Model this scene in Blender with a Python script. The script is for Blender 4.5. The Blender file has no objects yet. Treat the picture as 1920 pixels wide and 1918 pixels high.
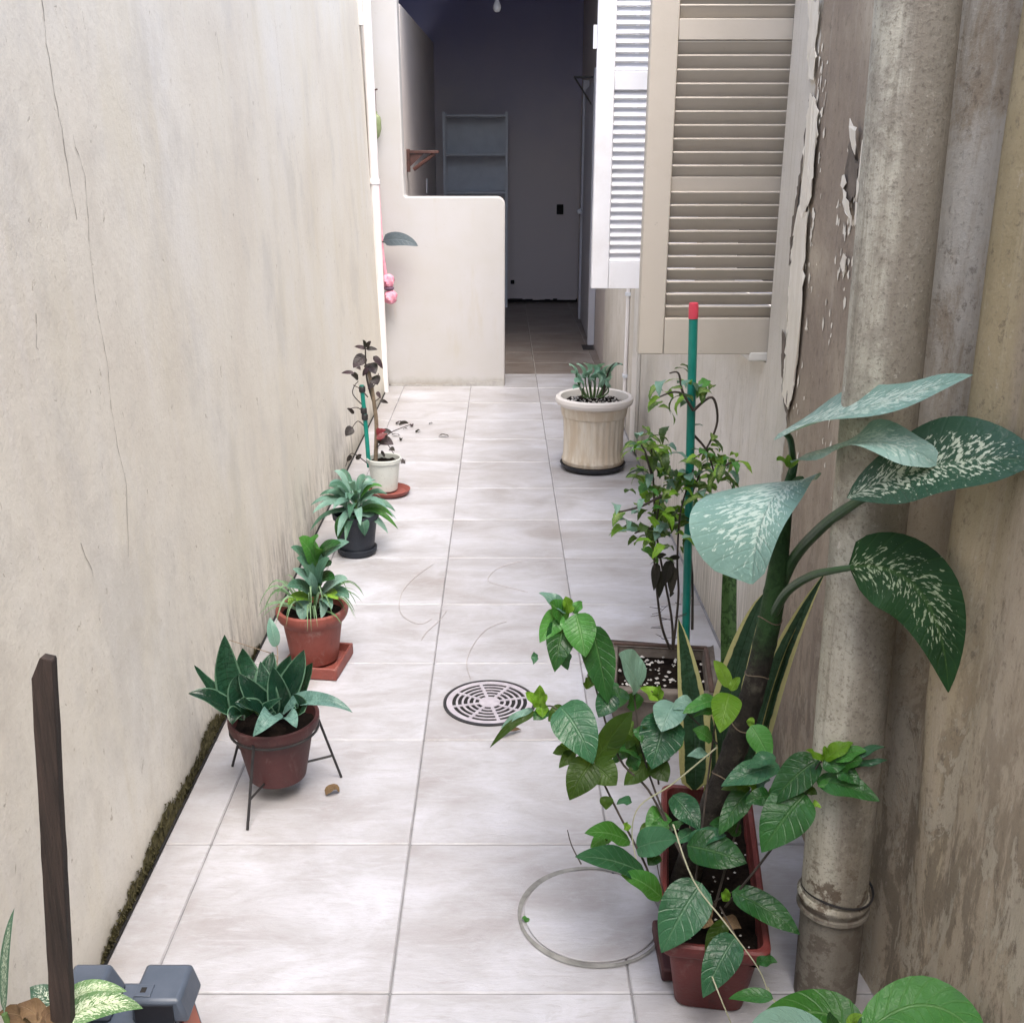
import bpy, bmesh, math, random
from math import sin, cos, pi, radians, sqrt
from mathutils import Vector, Matrix

# ------------------------------------------------------------------ camera, world, sun, exposure
S = bpy.context.scene
COL = S.collection
F, CX, CY, PH, H = 1989.0, 941.0, 959.0, radians(18.6), 1.48
cd = bpy.data.cameras.new('camera')
cam = bpy.data.objects.new('camera', cd)
COL.objects.link(cam)
cam.location = (0, 0, H)
cam.rotation_euler = (radians(90) - PH, 0, 0)
cd.sensor_fit = 'HORIZONTAL'
cd.sensor_width = 36
cd.lens = 36 * F / 1920
cd.shift_x = (960 - CX) / 1920
cd.clip_start, cd.clip_end = 0.05, 400
S.camera = cam

SUN_EL, SUN_AZ = radians(63), radians(158)      # azimuth from +Y towards +X
w = bpy.data.worlds.new('World')
S.world = w
w.use_nodes = True
wt = w.node_tree
sky = wt.nodes.new('ShaderNodeTexSky')
sky.sky_type = 'NISHITA'
sky.sun_disc = False
sky.sun_elevation = SUN_EL
sky.sun_rotation = SUN_AZ
sky.air_density, sky.dust_density, sky.ozone_density = 1.0, 4.0, 1.0
bg = wt.nodes['Background']
bg.inputs[1].default_value = 0.15
wt.links.new(sky.outputs[0], bg.inputs[0])
ld = bpy.data.lights.new('sun', 'SUN')
ld.energy = 1.15
ld.angle = radians(42)
ld.color = (1.0, 0.965, 0.90)
sun = bpy.data.objects.new('sun', ld)
COL.objects.link(sun)
sd = Vector((sin(SUN_AZ) * cos(SUN_EL), cos(SUN_AZ) * cos(SUN_EL), sin(SUN_EL)))
sun.rotation_euler = sd.to_track_quat('Z', 'Y').to_euler()
sun.location = (0, 2, 8)

S.view_settings.view_transform = 'Standard'
S.view_settings.look = 'None'
S.view_settings.exposure = 1.70
S.view_settings.gamma = 1
S.view_settings.use_curve_mapping = False
S.render.engine = 'CYCLES'
S.cycles.use_denoising = True
S.cycles.max_bounces = 8
S.cycles.diffuse_bounces = 5
S.cycles.sample_clamp_indirect = 6

# ------------------------------------------------------------------ measuring helpers
sP, cP = sin(PH), cos(PH)
def at(x, y, Y):                       # point of the photograph at distance Y along the yard
    a, b = (x - CX) / F, (y - CY) / F
    zc = Y / (cP - b * sP)
    return Vector((a * zc, Y, H + zc * (-sP - b * cP)))
def atX(x, y, X):                      # point on a plane parallel to the side walls
    a, b = (x - CX) / F, (y - CY) / F
    zc = X / a
    return Vector((X, zc * (cP - b * sP), H + zc * (-sP - b * cP)))
def gnd(x, y, z=0.0):                  # point on a level plane
    a, b = (x - CX) / F, (y - CY) / F
    zc = (H - z) / (sP + b * cP)
    return Vector((a * zc, zc * (cP - b * sP), z))
def zcam(p):
    return p.y * cP + (H - p.z) * sP

# ------------------------------------------------------------------ mesh helpers
class MB:
    def __init__(s):
        s.v, s.f, s.uv = [], [], {}
    def quad(s, *ps):
        n = len(s.v); s.v += [Vector(p) for p in ps]; s.f.append(tuple(range(n, n + len(ps))))
    def box(s, x0, x1, y0, y1, z0, z1, M=None):
        n = len(s.v)
        for p in ((x0,y0,z0),(x1,y0,z0),(x1,y1,z0),(x0,y1,z0),(x0,y0,z1),(x1,y0,z1),(x1,y1,z1),(x0,y1,z1)):
            p = Vector(p)
            s.v.append(M @ p if M else p)
        for q in ((0,3,2,1),(4,5,6,7),(0,1,5,4),(1,2,6,5),(2,3,7,6),(3,0,4,7)):
            s.f.append(tuple(n + i for i in q))
        return s
    def tube(s, pts, r, n=8, caps=True):
        pts = [Vector(p) for p in pts]
        if not isinstance(r, (list, tuple)): r = [r] * len(pts)
        base = len(s.v); up = Vector((0.31, 0.17, 0.93))
        side = None
        for i, p in enumerate(pts):
            t = (pts[min(i + 1, len(pts) - 1)] - pts[max(i - 1, 0)]).normalized()
            if side is None:
                side = t.cross(up)
                if side.length < .05: side = t.cross(Vector((1, 0, 0)))
            side = (side - t * side.dot(t)).normalized()
            bi = t.cross(side)
            for k in range(n):
                a = 2 * pi * k / n
                s.v.append(p + (side * cos(a) + bi * sin(a)) * r[i])
        for i in range(len(pts) - 1):
            for k in range(n):
                a, b = base + i * n + k, base + i * n + (k + 1) % n
                s.f.append((a, b, b + n, a + n))
        if caps:
            s.f.append(tuple(base + k for k in range(n))[::-1])
            s.f.append(tuple(base + (len(pts) - 1) * n + k for k in range(n)))
        return s
    def lathe(s, prof, c, n=40, rfun=None):
        base = len(s.v); c = Vector(c)
        for j, (r, z) in enumerate(prof):
            for k in range(n):
                a = 2 * pi * k / n
                rr = r * (rfun(a, z, j) if rfun else 1)
                s.v.append(c + Vector((rr * cos(a), rr * sin(a), z)))
        for j in range(len(prof) - 1):
            for k in range(n):
                a, b = base + j * n + k, base + j * n + (k + 1) % n
                s.f.append((a, b, b + n, a + n))
        return s
    def disc(s, c, r, n=40):
        base = len(s.v); c = Vector(c)
        for k in range(n):
            a = 2 * pi * k / n
            s.v.append(c + Vector((r * cos(a), r * sin(a), 0)))
        s.f.append(tuple(range(base, base + n)))
        return s
    def prism(s, poly, d):             # closed outline (Vectors) pushed along d
        n = len(poly); b = len(s.v); d = Vector(d)
        s.v += [Vector(p) for p in poly] + [Vector(p) + d for p in poly]
        s.f.append(tuple(range(b, b + n))[::-1]); s.f.append(tuple(range(b + n, b + 2 * n)))
        for i in range(n):
            j = (i + 1) % n
            s.f.append((b + i, b + j, b + n + j, b + n + i))
        return s
    def mesh(s, name, smooth=True, angle=35):
        me = bpy.data.meshes.new(name)
        me.from_pydata([tuple(p) for p in s.v], [], s.f)
        bm = bmesh.new(); bm.from_mesh(me)
        bmesh.ops.recalc_face_normals(bm, faces=bm.faces)
        bm.to_mesh(me); bm.free()
        if smooth:
            me.shade_smooth()
            me.set_sharp_from_angle(angle=radians(angle))
        return me

LOC = {}
def link(o, parent=None):
    COL.objects.link(o)
    if parent is not None:
        o.parent = parent
        o.matrix_parent_inverse = Matrix.Translation(-LOC.get(parent.name, Vector((0, 0, 0))))
    return o
def tag(o, label=None, cat=None, group=None, kind=None):
    if label: o['label'] = label
    if cat: o['category'] = cat
    if group: o['group'] = group
    if kind: o['kind'] = kind
    return o
def thing(name, label, cat, loc, group=None):
    o = bpy.data.objects.new(name, None)
    o.empty_display_size = .05
    o.location = loc
    COL.objects.link(o)
    LOC[o.name] = Vector(loc)
    return tag(o, label, cat, group)
def obj(name, mb, mat, parent=None, smooth=True, bevel=0, angle=35, label=None, kind=None, seg=2):
    me = mb if isinstance(mb, bpy.types.Mesh) else mb.mesh(name, smooth, angle)
    if not me.materials and mat: me.materials.append(mat)
    o = bpy.data.objects.new(name, me)
    link(o, parent)
    if bevel:
        b = o.modifiers.new('bevel', 'BEVEL'); b.width = bevel; b.segments = seg; b.limit_method = 'ANGLE'
    return tag(o, label=label, kind=kind)
def put(name, me, parent, M):          # another object sharing mesh data
    o = bpy.data.objects.new(name, me)
    link(o, parent)
    o.matrix_basis = M
    return o

def leaf_mesh(pts, wl, wr, nrm, a=.55, b=.9, fold=.15, ruf=0.0, nu=12, nv=6, serr=0.0, seed=0, thick=0, rf=9, twist=0):
    B, Mi, T = [Vector(p) for p in pts]
    C = Mi * 2 - (B + T) * .5
    pk = a / (a + b); nm = pk ** a * (1 - pk) ** b
    rnd = random.Random(seed); ph = rnd.uniform(0, 6.28); ph2 = rnd.uniform(0, 6.28)
    V, Fc, UV = [], [], []
    n0 = Vector(nrm).normalized()
    for i in range(nu + 1):
        s = i / nu
        P = B * (1 - s) ** 2 + C * 2 * s * (1 - s) + T * s * s
        D = (C - B) * 2 * (1 - s) + (T - C) * 2 * s
        D.normalize()
        nn = n0
        if twist: nn = Matrix.Rotation(twist * s, 3, D) @ n0
        side = D.cross(nn)
        if side.length < 1e-4: side = D.cross(Vector((1, 0, 0)))
        side.normalize()
        n = side.cross(D)
        f = max(.012, (max(s, 1e-4) ** a) * (max(1 - s, 1e-4) ** b) / nm)
        if serr and i % 2 and 0 < i < nu: f *= 1 - serr
        for j in range(nv + 1):
            t = -1 + 2 * j / nv
            ww = (wl if t < 0 else wr) * f
            p = P + side * (t * ww) + n * (fold * abs(t) * ww)
            if ruf:
                p += n * ruf * abs(t) ** 1.5 * f * sin(s * rf + (ph if t < 0 else ph2))
            V.append(tuple(p)); UV.append((t * .5 + .5, s))
    for i in range(nu):
        for j in range(nv):
            q = i * (nv + 1) + j
            Fc.append((q, q + 1, q + nv + 2, q + nv + 1))
    me = bpy.data.meshes.new('leaf')
    me.from_pydata(V, [], Fc)
    ul = me.uv_layers.new(name='UVMap')
    for l in me.loops: ul.data[l.index].uv = UV[l.vertex_index]
    me.shade_smooth()
    return me
CAMP = Vector((0, 0, H))
def leaf(parent, pts, wpx, mat, n=(0, .7, .6), name='leaf', wr=None, **k):
    """midrib from photo measurements (x, y, Y); n weighs right / towards the viewer / up"""
    P = [at(*p) for p in pts]
    for p in P: p.x = max(p.x, LW + .012)
    if len(P) == 2:
        m = (P[0] + P[1]) * .5
        m += Vector((0, -.2, 1)).normalized() * (P[1] - P[0]).length * k.pop('arch', .08)
        P = [P[0], m, P[1]]
    else: k.pop('arch', 0)
    hw = wpx * .5 * zcam(P[1]) / F
    hr = hw if wr is None else wr * .5 * zcam(P[1]) / F
    tc = (CAMP - P[1]).normalized()
    N = tc * n[1] + Vector((0, 0, 1)) * n[2] + Vector((1, 0, 0)) * n[0]
    return obj(name, leaf_mesh(P, hw, hr, N, seed=len(bpy.data.objects), **k), mat, parent)

# ------------------------------------------------------------------ material helpers
class NT:
    def __init__(s, name):
        s.m = bpy.data.materials.new(name); s.m.use_nodes = True
        s.t = s.m.node_tree; s.b = s.t.nodes['Principled BSDF']; s.out = s.t.nodes['Material Output']
    def set(s, sock, v):
        if isinstance(v, bpy.types.NodeSocket): s.t.links.new(v, sock)
        else:
            if hasattr(sock.default_value, '__len__') and len(sock.default_value) == 4 and len(v) == 3: v = (*v, 1)
            sock.default_value = v
    def n(s, typ, ins=None, **props):
        nd = s.t.nodes.new('ShaderNode' + typ)
        for k, v in props.items(): setattr(nd, k, v)
        for k, v in (ins or {}).items(): s.set(nd.inputs[k], v)
        return nd
    def pos(s, sc=(1, 1, 1), rnd=False):
        p = s.n('NewGeometry').outputs['Position']
        if rnd:
            r = s.n('ObjectInfo').outputs['Random']
            o = s.n('VectorMath', {0: (13.7, 7.3, 5.1), 'Scale': s.math('MULTIPLY', r, 10.)}, operation='SCALE').outputs[0]
            p = s.n('VectorMath', {0: p, 1: o}, operation='ADD').outputs[0]
        return s.n('Mapping', {0: p, 'Scale': sc}).outputs[0]
    def noise(s, vec, scale, detail=6., rough=.6, dist=0.):
        return s.n('TexNoise', {'Vector': vec, 'Scale': scale, 'Detail': detail, 'Roughness': rough, 'Distortion': dist}).outputs[0]
    def vor(s, vec, scale, feature='F1', rnd=1.):
        return s.n('TexVoronoi', {'Vector': vec, 'Scale': scale, 'Randomness': rnd}, feature=feature).outputs[0]
    def math(s, op, a, b=0., c=None):
        ins = {0: a, 1: b}
        if c is not None: ins[2] = c
        return s.n('Math', ins, operation=op).outputs[0]
    def ss(s, x, lo, hi):
        return s.n('MapRange', {0: x, 1: lo, 2: hi, 3: 0., 4: 1.}, interpolation_type='SMOOTHSTEP').outputs[0]
    def ramp(s, fac, stops):
        nd = s.n('ValToRGB', {0: fac}); r = nd.color_ramp
        while len(r.elements) < len(stops): r.elements.new(.5)
        for e, (p, c) in zip(r.elements, stops): e.position = p; e.color = (*c, 1)
        return nd.outputs[0]
    def mix(s, fac, a, b, mode='MIX'):
        nd = s.n('Mix', data_type='RGBA', blend_type=mode)
        s.set(nd.inputs[0], fac); s.set(nd.inputs[6], a); s.set(nd.inputs[7], b)
        return nd.outputs[2]
    def xyz(s):
        return s.n('SeparateXYZ', {0: s.n('NewGeometry').outputs['Position']}).outputs
    def bump(s, h, strength=.3, dist=.01, nrm=None):
        ins = {'Strength': strength, 'Distance': dist, 'Height': h}
        if nrm is not None: ins['Normal'] = nrm
        return s.n('Bump', ins).outputs[0]
    def done(s, col=None, rough=.6, nrm=None, spec=.5, **k):
        if col is not None: s.set(s.b.inputs['Base Color'], col)
        s.set(s.b.inputs['Roughness'], rough)
        s.set(s.b.inputs['Specular IOR Level'], spec)
        if nrm is not None: s.set(s.b.inputs['Normal'], nrm)
        for kk, v in k.items(): s.set(s.b.inputs[kk], v)
        return s.m

def simple(name, c1, c2, sc=8., rough=.5, bump=.15, bs=60., st=(1, 1, 1), spec=.5, **k):
    t = NT(name); p = t.pos(st, rnd=True)
    f = t.noise(p, sc)
    col = t.ramp(f, [(.3, c1), (.7, c2)])
    return t.done(col, rough, t.bump(t.noise(p, bs, 3.), bump, .003), spec, **k)

def leaf_mat(name, c1, c2, vein, rough=.35, nveins=9., veinw=.5, spots=None, spot_amt=0., edge=None, edgew=.62, trans=.22, bands=None, spec=.30):
    t = NT(name)
    uv = t.n('SeparateXYZ', {0: t.n('TexCoord').outputs['UV']}).outputs
    rnd = t.n('ObjectInfo').outputs['Random']
    u = t.math('ABSOLUTE', t.math('MULTIPLY_ADD', uv[0], 2., -1.))
    v = uv[1]
    p3 = t.pos((1, 1, 1), rnd=True)
    big = t.noise(p3, 14., 3.)
    c1 = tuple(q * .88 for q in c1); c2 = tuple(q for q in c2)
    col = t.mix(t.ss(t.math('ADD', big, t.math('MULTIPLY_ADD', rnd, .5, -.25)), .3, .7), c1, c2)
    w2 = t.math('SUBTRACT', t.math('MULTIPLY', v, nveins), t.math('MULTIPLY', u, 1.6))
    sv = t.math('ABSOLUTE', t.math('SUBTRACT', t.math('FRACT', w2), .5))       # 0 at a side vein
    vm = t.math('SUBTRACT', 1., t.ss(sv, .0, .13))
    mid = t.math('SUBTRACT', 1., t.ss(u, .02, .09))
    if bands is not None:
        q = t.n('CombineXYZ', {0: t.math('MULTIPLY', uv[0], 3.), 1: t.math('MULTIPLY', v, 34.), 2: t.math('MULTIPLY', rnd, 20.)}).outputs[0]
        col = t.mix(t.math('MULTIPLY', t.ss(t.noise(q, 1., 3., .6, 1.), .48, .6), .75), col, bands)
    if spots is not None:
        q = t.n('CombineXYZ', {0: t.math('MULTIPLY', uv[0], 15.), 1: t.math('MULTIPLY', t.math('SUBTRACT', v, t.math('MULTIPLY', u, .22)), 44.), 2: t.math('MULTIPLY', rnd, 30.)}).outputs[0]
        near = t.math('MULTIPLY', t.ss(u, .95, .3), t.ss(v, .99, .7))
        s1 = t.noise(q, 1.0, 3., .6, .3)
        th = t.math('SUBTRACT', 1.0 - spot_amt, t.math('MULTIPLY', near, .16))
        m = t.n('MapRange', {0: t.math('SUBTRACT', s1, th), 1: 0., 2: .035, 3: 0., 4: 1.}).outputs[0]
        col = t.mix(t.math('MULTIPLY', m, .85), col, spots)
    col = t.mix(t.math('MULTIPLY', vm, veinw * .22), col, vein)
    col = t.mix(t.math('MULTIPLY', mid, veinw * .6), col, vein)
    if edge is not None:
        e = t.ss(t.math('ADD', u, t.math('MULTIPLY_ADD', t.noise(p3, 30., 2.), .2, -.1)), edgew - .03, edgew + .03)
        col = t.mix(e, col, edge)
    fine = t.noise(p3, 160., 2.)
    col = t.mix(t.math('MULTIPLY', t.ss(fine, .5, .8), .25), col, c2)
    crk = t.noise(p3, 45., 4., .6, .8)
    hgt = t.math('ADD', t.math('ADD', t.math('MULTIPLY', t.math('MAXIMUM', t.math('MULTIPLY', vm, .35), mid), -.8), t.math('MULTIPLY', fine, .25)), t.math('ADD', t.math('MULTIPLY', big, .8), t.math('MULTIPLY', crk, 1.1)))
    nb = t.bump(hgt, .6, .004)
    t.done(col, rough, nb, spec)
    tr = t.n('BsdfTranslucent', {'Color': t.mix(.45, col, (.25, .42, .04)), 'Normal': nb}).outputs[0]
    ms = t.n('MixShader', {0: trans, 1: t.b.outputs[0], 2: tr}).outputs[0]
    t.t.links.new(ms, t.out.inputs[0])
    return t.m

M = {}
# floor tiles: pale greyish stone print with slate-like relief
def tile_mat(name, a, b, c, rough):
    t = NT(name); p = t.pos((1, 1.7, 1), rnd=True)
    n1 = t.noise(p, 3.2, 8., .62, .6); pf = t.pos((.55, 2.0, 1), rnd=True); n2 = t.noise(pf, 19., 9., .74, 1.2); n3 = t.noise(pf, 70., 6., .72)
    col = t.ramp(n1, [(.32, a), (.5, b), (.68, c)])
    col = t.mix(t.math('MULTIPLY', t.ss(n2, .5, .64), .35), col, c)
    col = t.mix(t.math('MULTIPLY', t.ss(n2, .46, .34), .38), col, a)
    rnd = t.n('ObjectInfo').outputs['Random']
    col = t.mix(t.math('MULTIPLY', t.ss(n3, .5, .68), .30), col, a)
    col = t.mix(t.math('MULTIPLY', rnd, .22), col, a)
    if name == 'pale_tile':
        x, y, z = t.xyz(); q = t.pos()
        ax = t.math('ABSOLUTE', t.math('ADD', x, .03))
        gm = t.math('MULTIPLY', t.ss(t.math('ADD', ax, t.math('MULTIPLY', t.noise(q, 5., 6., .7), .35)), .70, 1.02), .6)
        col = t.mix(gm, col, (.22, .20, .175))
        spk = t.ss(t.noise(q, 48., 5., .7, .3), .66, .70)
        blot = t.math('MULTIPLY', t.ss(t.noise(q, 1.9, 5., .65), .50, .66), t.math('MULTIPLY_ADD', spk, .5, .22))
        col = t.mix(blot, col, (.27, .24, .22))
    h = t.math('ADD', t.math('MULTIPLY', n2, .8), t.math('MULTIPLY', n3, .25))
    return t.done(col, t.math('MULTIPLY_ADD', n2, .25, rough - .12), t.bump(h, .55, .004), .45)
M['tile'] = tile_mat('pale_tile', (.29, .275, .278), (.385, .385, .408), (.49, .50, .55), .40)
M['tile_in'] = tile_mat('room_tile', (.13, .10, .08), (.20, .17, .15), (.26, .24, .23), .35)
M['grout'] = simple('grout', (.15, .15, .155), (.26, .255, .265), 14., .9)
M['cement'] = simple('cement', (.30, .29, .28), (.44, .43, .41), 30., .85, .4)

# left wall: cream render with grit, faint streaks, grey dirt low down
t = NT('cream_render'); x, y, z = t.xyz(); p = t.pos()
n1 = t.noise(p, 1.3, 6., .6); n2 = t.noise(t.pos((1, 7, .5)), 2.2, 6., .65); n3 = t.noise(p, 85., 5., .75); n4 = t.noise(p, 9., 8., .7)
col = t.ramp(n1, [(.3, (.60, .56, .49)), (.5, (.655, .625, .555)), (.7, (.67, .655, .615))])
col = t.mix(t.math('MULTIPLY', t.ss(n2, .52, .72), .30), col, (.67, .645, .63))
col = t.mix(t.math('MULTIPLY', t.ss(n2, .44, .28), .22), col, (.57, .52, .43))
col = t.mix(t.math('MULTIPLY', t.ss(n3, .55, .68), .30), col, (.36, .32, .27))
col = t.mix(t.math('MULTIPLY', t.ss(n3, .42, .32), .35), col, (.80, .76, .68))
pit = t.ss(t.noise(t.pos((1, 1, .6)), 34., 4., .65, .5), .665, .70)
col = t.mix(t.math('MULTIPLY', pit, .7), col, (.33, .29, .24))
ystain = t.math('MULTIPLY', t.ss(t.noise(t.pos((1, 2.2, .6)), 1.5, 6., .65), .52, .70), .40)
col = t.mix(ystain, col, (.60, .555, .44))
gpat = t.math('MULTIPLY', t.ss(t.noise(t.pos((1, 1.2, .8)), 2.3, 8., .7), .50, .66), .45)
col = t.mix(gpat, col, (.50, .485, .455))
near = t.ss(y, 3.6, 1.2)
col = t.mix(t.math('MULTIPLY', near, t.math('MULTIPLY', t.ss(n4, .45, .75), .6)), col, (.47, .44, .39))
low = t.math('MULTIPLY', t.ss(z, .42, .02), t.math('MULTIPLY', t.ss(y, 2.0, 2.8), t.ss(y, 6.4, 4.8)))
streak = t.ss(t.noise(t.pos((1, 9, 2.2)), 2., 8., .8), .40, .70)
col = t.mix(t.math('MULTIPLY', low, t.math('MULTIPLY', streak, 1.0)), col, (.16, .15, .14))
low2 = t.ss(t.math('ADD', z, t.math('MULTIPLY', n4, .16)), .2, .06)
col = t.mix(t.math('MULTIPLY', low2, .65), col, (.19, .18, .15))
hgt = t.math('ADD', t.math('ADD', t.math('MULTIPLY', n3, .55), t.math('MULTIPLY', n4, 1.3)), t.math('SUBTRACT', t.math('MULTIPLY', t.noise(p, 3.5, 3., .5), 2.2), t.math('MULTIPLY', pit, .6)))
M['cream'] = t.done(col, .85, t.bump(hgt, .28, .006), .2)

t = NT('cream_smooth'); p = t.pos(); x, y, z = t.xyz()
n1 = t.noise(p, 1.6, 5.); n4 = t.noise(p, 14., 7., .7)
col = t.ramp(n1, [(.3, (.44, .425, .40)), (.7, (.48, .475, .485))])
col = t.mix(t.math('MULTIPLY', t.ss(t.math('ADD', z, t.math('MULTIPLY', n4, .10)), .12, .05), .55), col, (.24, .22, .18))
col = t.mix(t.math('MULTIPLY', t.ss(t.noise(t.pos((3, 3, .5)), 3., 6., .7), .56, .75), .3), col, (.42, .37, .28))
scf = t.ss(t.noise(t.pos((2, 1, 5)), 9., 7., .75), .62, .70)
col = t.mix(t.math('MULTIPLY', scf, .35), col, (.36, .33, .29))
M['cream2'] = t.done(col, .8, t.bump(t.math('ADD', n1, t.math('MULTIPLY', t.noise(p, 90., 3.), .2)), .25, .006), .25)

# right wall: weathered brown plaster near, pale limewash beyond
t = NT('weathered_plaster'); x, y, z = t.xyz(); p = t.pos()
n1 = t.noise(p, 2.4, 8., .65, .5); n2 = t.noise(t.pos((1, 9, .55)), 2.6, 8., .7, .6); n3 = t.noise(p, 130., 4., .7); n4 = t.noise(t.pos((1, 2.4, .8)), 7., 9., .72, .4); n5 = t.noise(t.pos((1, 22, .7)), 3., 6., .7)
brown = t.ramp(n1, [(.28, (.235, .19, .14)), (.5, (.37, .31, .235)), (.72, (.50, .435, .345))])
brown = t.mix(t.math('MULTIPLY', t.ss(n2, .5, .7), .6), brown, (.50, .45, .38))
brown = t.mix(t.math('MULTIPLY', t.ss(n2, .42, .25), .6), brown, (.21, .18, .15))
brown = t.mix(t.math('MULTIPLY', t.ss(n5, .52, .72), .4), brown, (.42, .37, .31))
oc = t.math('MULTIPLY', t.math('MULTIPLY', t.ss(y, 1.53, 1.49), t.ss(y, 1.30, 1.45)), t.ss(t.noise(t.pos((1, 5, .5)), 2., 5., .6), .36, .56))
brown = t.mix(t.math('MULTIPLY', oc, .38), brown, (.38, .32, .14))
ridge_light = t.math('MULTIPLY', t.math('MULTIPLY', t.ss(y, 1.535, 1.585), t.ss(y, 1.67, 1.61)), t.math('MULTIPLY', t.ss(z, .7, 1.3), t.ss(t.noise(t.pos((1, 12, .6)), 3., 7., .75), .34, .56)))  # highlight along the rounded ridge, painted in as a pale band
brown = t.mix(t.math('MULTIPLY', t.math('MULTIPLY', ridge_light, .8), t.ss(n4, .36, .56)), brown, (.60, .58, .53))
lowt = t.math('MULTIPLY', t.ss(t.math('ADD', z, t.math('MULTIPLY', n1, .9)), 1.75, 1.1), .55)
brown = t.mix(lowt, brown, t.mix(t.ss(n4, .42, .6), (.47, .40, .30), (.35, .28, .195)))
lowm = t.math('MULTIPLY', t.ss(z, 1.0, .3), t.ss(n4, .47, .53))
brown = t.mix(t.math('MULTIPLY', lowm, .6), brown, (.165, .14, .105))
lowp = t.math('MULTIPLY', t.ss(z, 1.1, .4), t.ss(t.noise(t.pos((1, 2.2, .9)), 6.3, 9., .75, .5), .545, .56))
brown = t.mix(t.math('MULTIPLY', lowp, .8), brown, (.47, .42, .33))
chip = t.ss(t.noise(t.pos((1, 2, 1)), 21., 5., .7, .3), .70, .71)
brown = t.mix(t.math('MULTIPLY', chip, .85), brown, (.55, .50, .42))
dk = t.math('MULTIPLY', t.ss(y, 1.80, 1.95), t.ss(n1, .75, .35))
brown = t.mix(t.math('MULTIPLY', dk, .65), brown, (.25, .205, .175))
grit = t.noise(t.pos((1, 1, .6)), 60., 6., .8)
brown = t.mix(t.math('MULTIPLY', t.ss(grit, .54, .66), .55), brown, (.13, .105, .08))
brown = t.mix(t.math('MULTIPLY', t.ss(grit, .42, .32), .45), brown, (.52, .47, .40))
pale = t.ramp(n1, [(.3, (.56, .52, .45)), (.7, (.70, .67, .62))])
pale = t.mix(t.math('MULTIPLY', t.ss(n5, .5, .7), .55), pale, (.47, .44, .35))
pale = t.mix(t.math('MULTIPLY', t.math('MULTIPLY', t.ss(z, .5, .0), t.ss(n5, .4, .55)), .55), pale, (.22, .21, .18))
edge = t.math('ADD', y, t.math('MULTIPLY_ADD', t.noise(t.pos((1, 1, 1)), 7., 8., .75), .10, -.05))
col = t.mix(t.ss(edge, 2.535, 2.55), brown, pale)
col = t.mix(t.math('MULTIPLY', t.ss(n3, .58, .75), .4), col, (.12, .10, .08))
hgt = t.math('ADD', t.math('ADD', t.math('MULTIPLY', n3, .5), t.math('MULTIPLY', n4, 1.)), t.math('ADD', t.math('MULTIPLY', n2, 1.2), t.math('MULTIPLY', t.math('ADD', chip, lowp), .8)))
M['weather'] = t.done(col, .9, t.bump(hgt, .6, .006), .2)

t = NT('flaking_paint'); p = t.pos(); n1 = t.noise(t.pos((1, 6, 1)), 6., 6., .7)
col = t.ramp(n1, [(.3, (.66, .61, .51)), (.7, (.80, .76, .68))])
M['flake'] = t.done(col, .7, t.bump(t.math('ADD', n1, t.noise(p, 60., 4.)), .4, .004), .3)
M['flake_old'] = simple('old_paint', (.36, .31, .24), (.55, .50, .42), 40., .85, .5)
M['flake_dark'] = simple('flake_hole', (.10, .085, .07), (.19, .155, .125), 20., .9, .6)

# big drain pipe
t = NT('stained_pipe'); x, y, z = t.xyz(); p = t.pos()
n1 = t.noise(t.pos((4, 4, .8)), 2.2, 7., .65, .3); n2 = t.noise(t.pos((9, 9, .6)), 2.4, 7., .7); n3 = t.noise(p, 170., 3., .7); n4 = t.noise(p, 20., 7., .7)
col = t.ramp(n1, [(.3, (.34, .315, .25)), (.5, (.50, .48, .40)), (.7, (.62, .605, .535))])
col = t.mix(t.math('MULTIPLY', t.ss(n2, .47, .66), .7), col, (.20, .175, .135))
col = t.mix(t.math('MULTIPLY', t.ss(t.noise(t.pos((30, 30, .7)), 2., 6., .7), .55, .7), .4), col, (.15, .13, .10))
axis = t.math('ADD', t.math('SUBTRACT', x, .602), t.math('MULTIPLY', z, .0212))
side_shade_dirt = t.ss(t.math('ADD', axis, t.math('MULTIPLY_ADD', n1, .10, -.05)), -.034, -.004)  # shading and dirt of the pipe's right side, painted together
col = t.mix(t.math('MULTIPLY', side_shade_dirt, .72), col, t.mix(t.ss(n4, .4, .62), (.15, .125, .095), (.25, .22, .17)))
dirt = t.math('MULTIPLY', t.ss(n4, .4, .62), t.ss(t.math('ADD', z, t.math('MULTIPLY', n1, -.5)), .0, .9))
col = t.mix(t.math('MULTIPLY', dirt, .55), col, (.20, .175, .145))
col = t.mix(t.math('MULTIPLY', t.ss(n3, .54, .68), .55), col, (.12, .10, .08))
sp2 = t.noise(p, 70., 6., .8)
col = t.mix(t.math('MULTIPLY', t.ss(sp2, .53, .64), .5), col, (.16, .14, .11))
col = t.mix(t.math('MULTIPLY', t.ss(sp2, .43, .34), .4), col, (.52, .50, .43))
chip = t.ss(t.noise(t.pos((1, 1, .6)), 26., 5., .7, .4), .68, .69)
col = t.mix(t.math('MULTIPLY', chip, .8), col, (.58, .55, .48))
rust = t.math('MULTIPLY', t.ss(z, .36, .26), t.ss(n4, .50, .56))
col = t.mix(t.math('MULTIPLY', rust, .8), col, (.085, .055, .035))
col = t.mix(t.math('MULTIPLY', t.ss(z, .235, .20), .7), col, (.135, .12, .10))
M['pipe'] = t.done(col, .75, t.bump(t.math('ADD', t.math('ADD', n3, n4), t.math('MULTIPLY', chip, .5)), .35, .004), .3)

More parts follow.
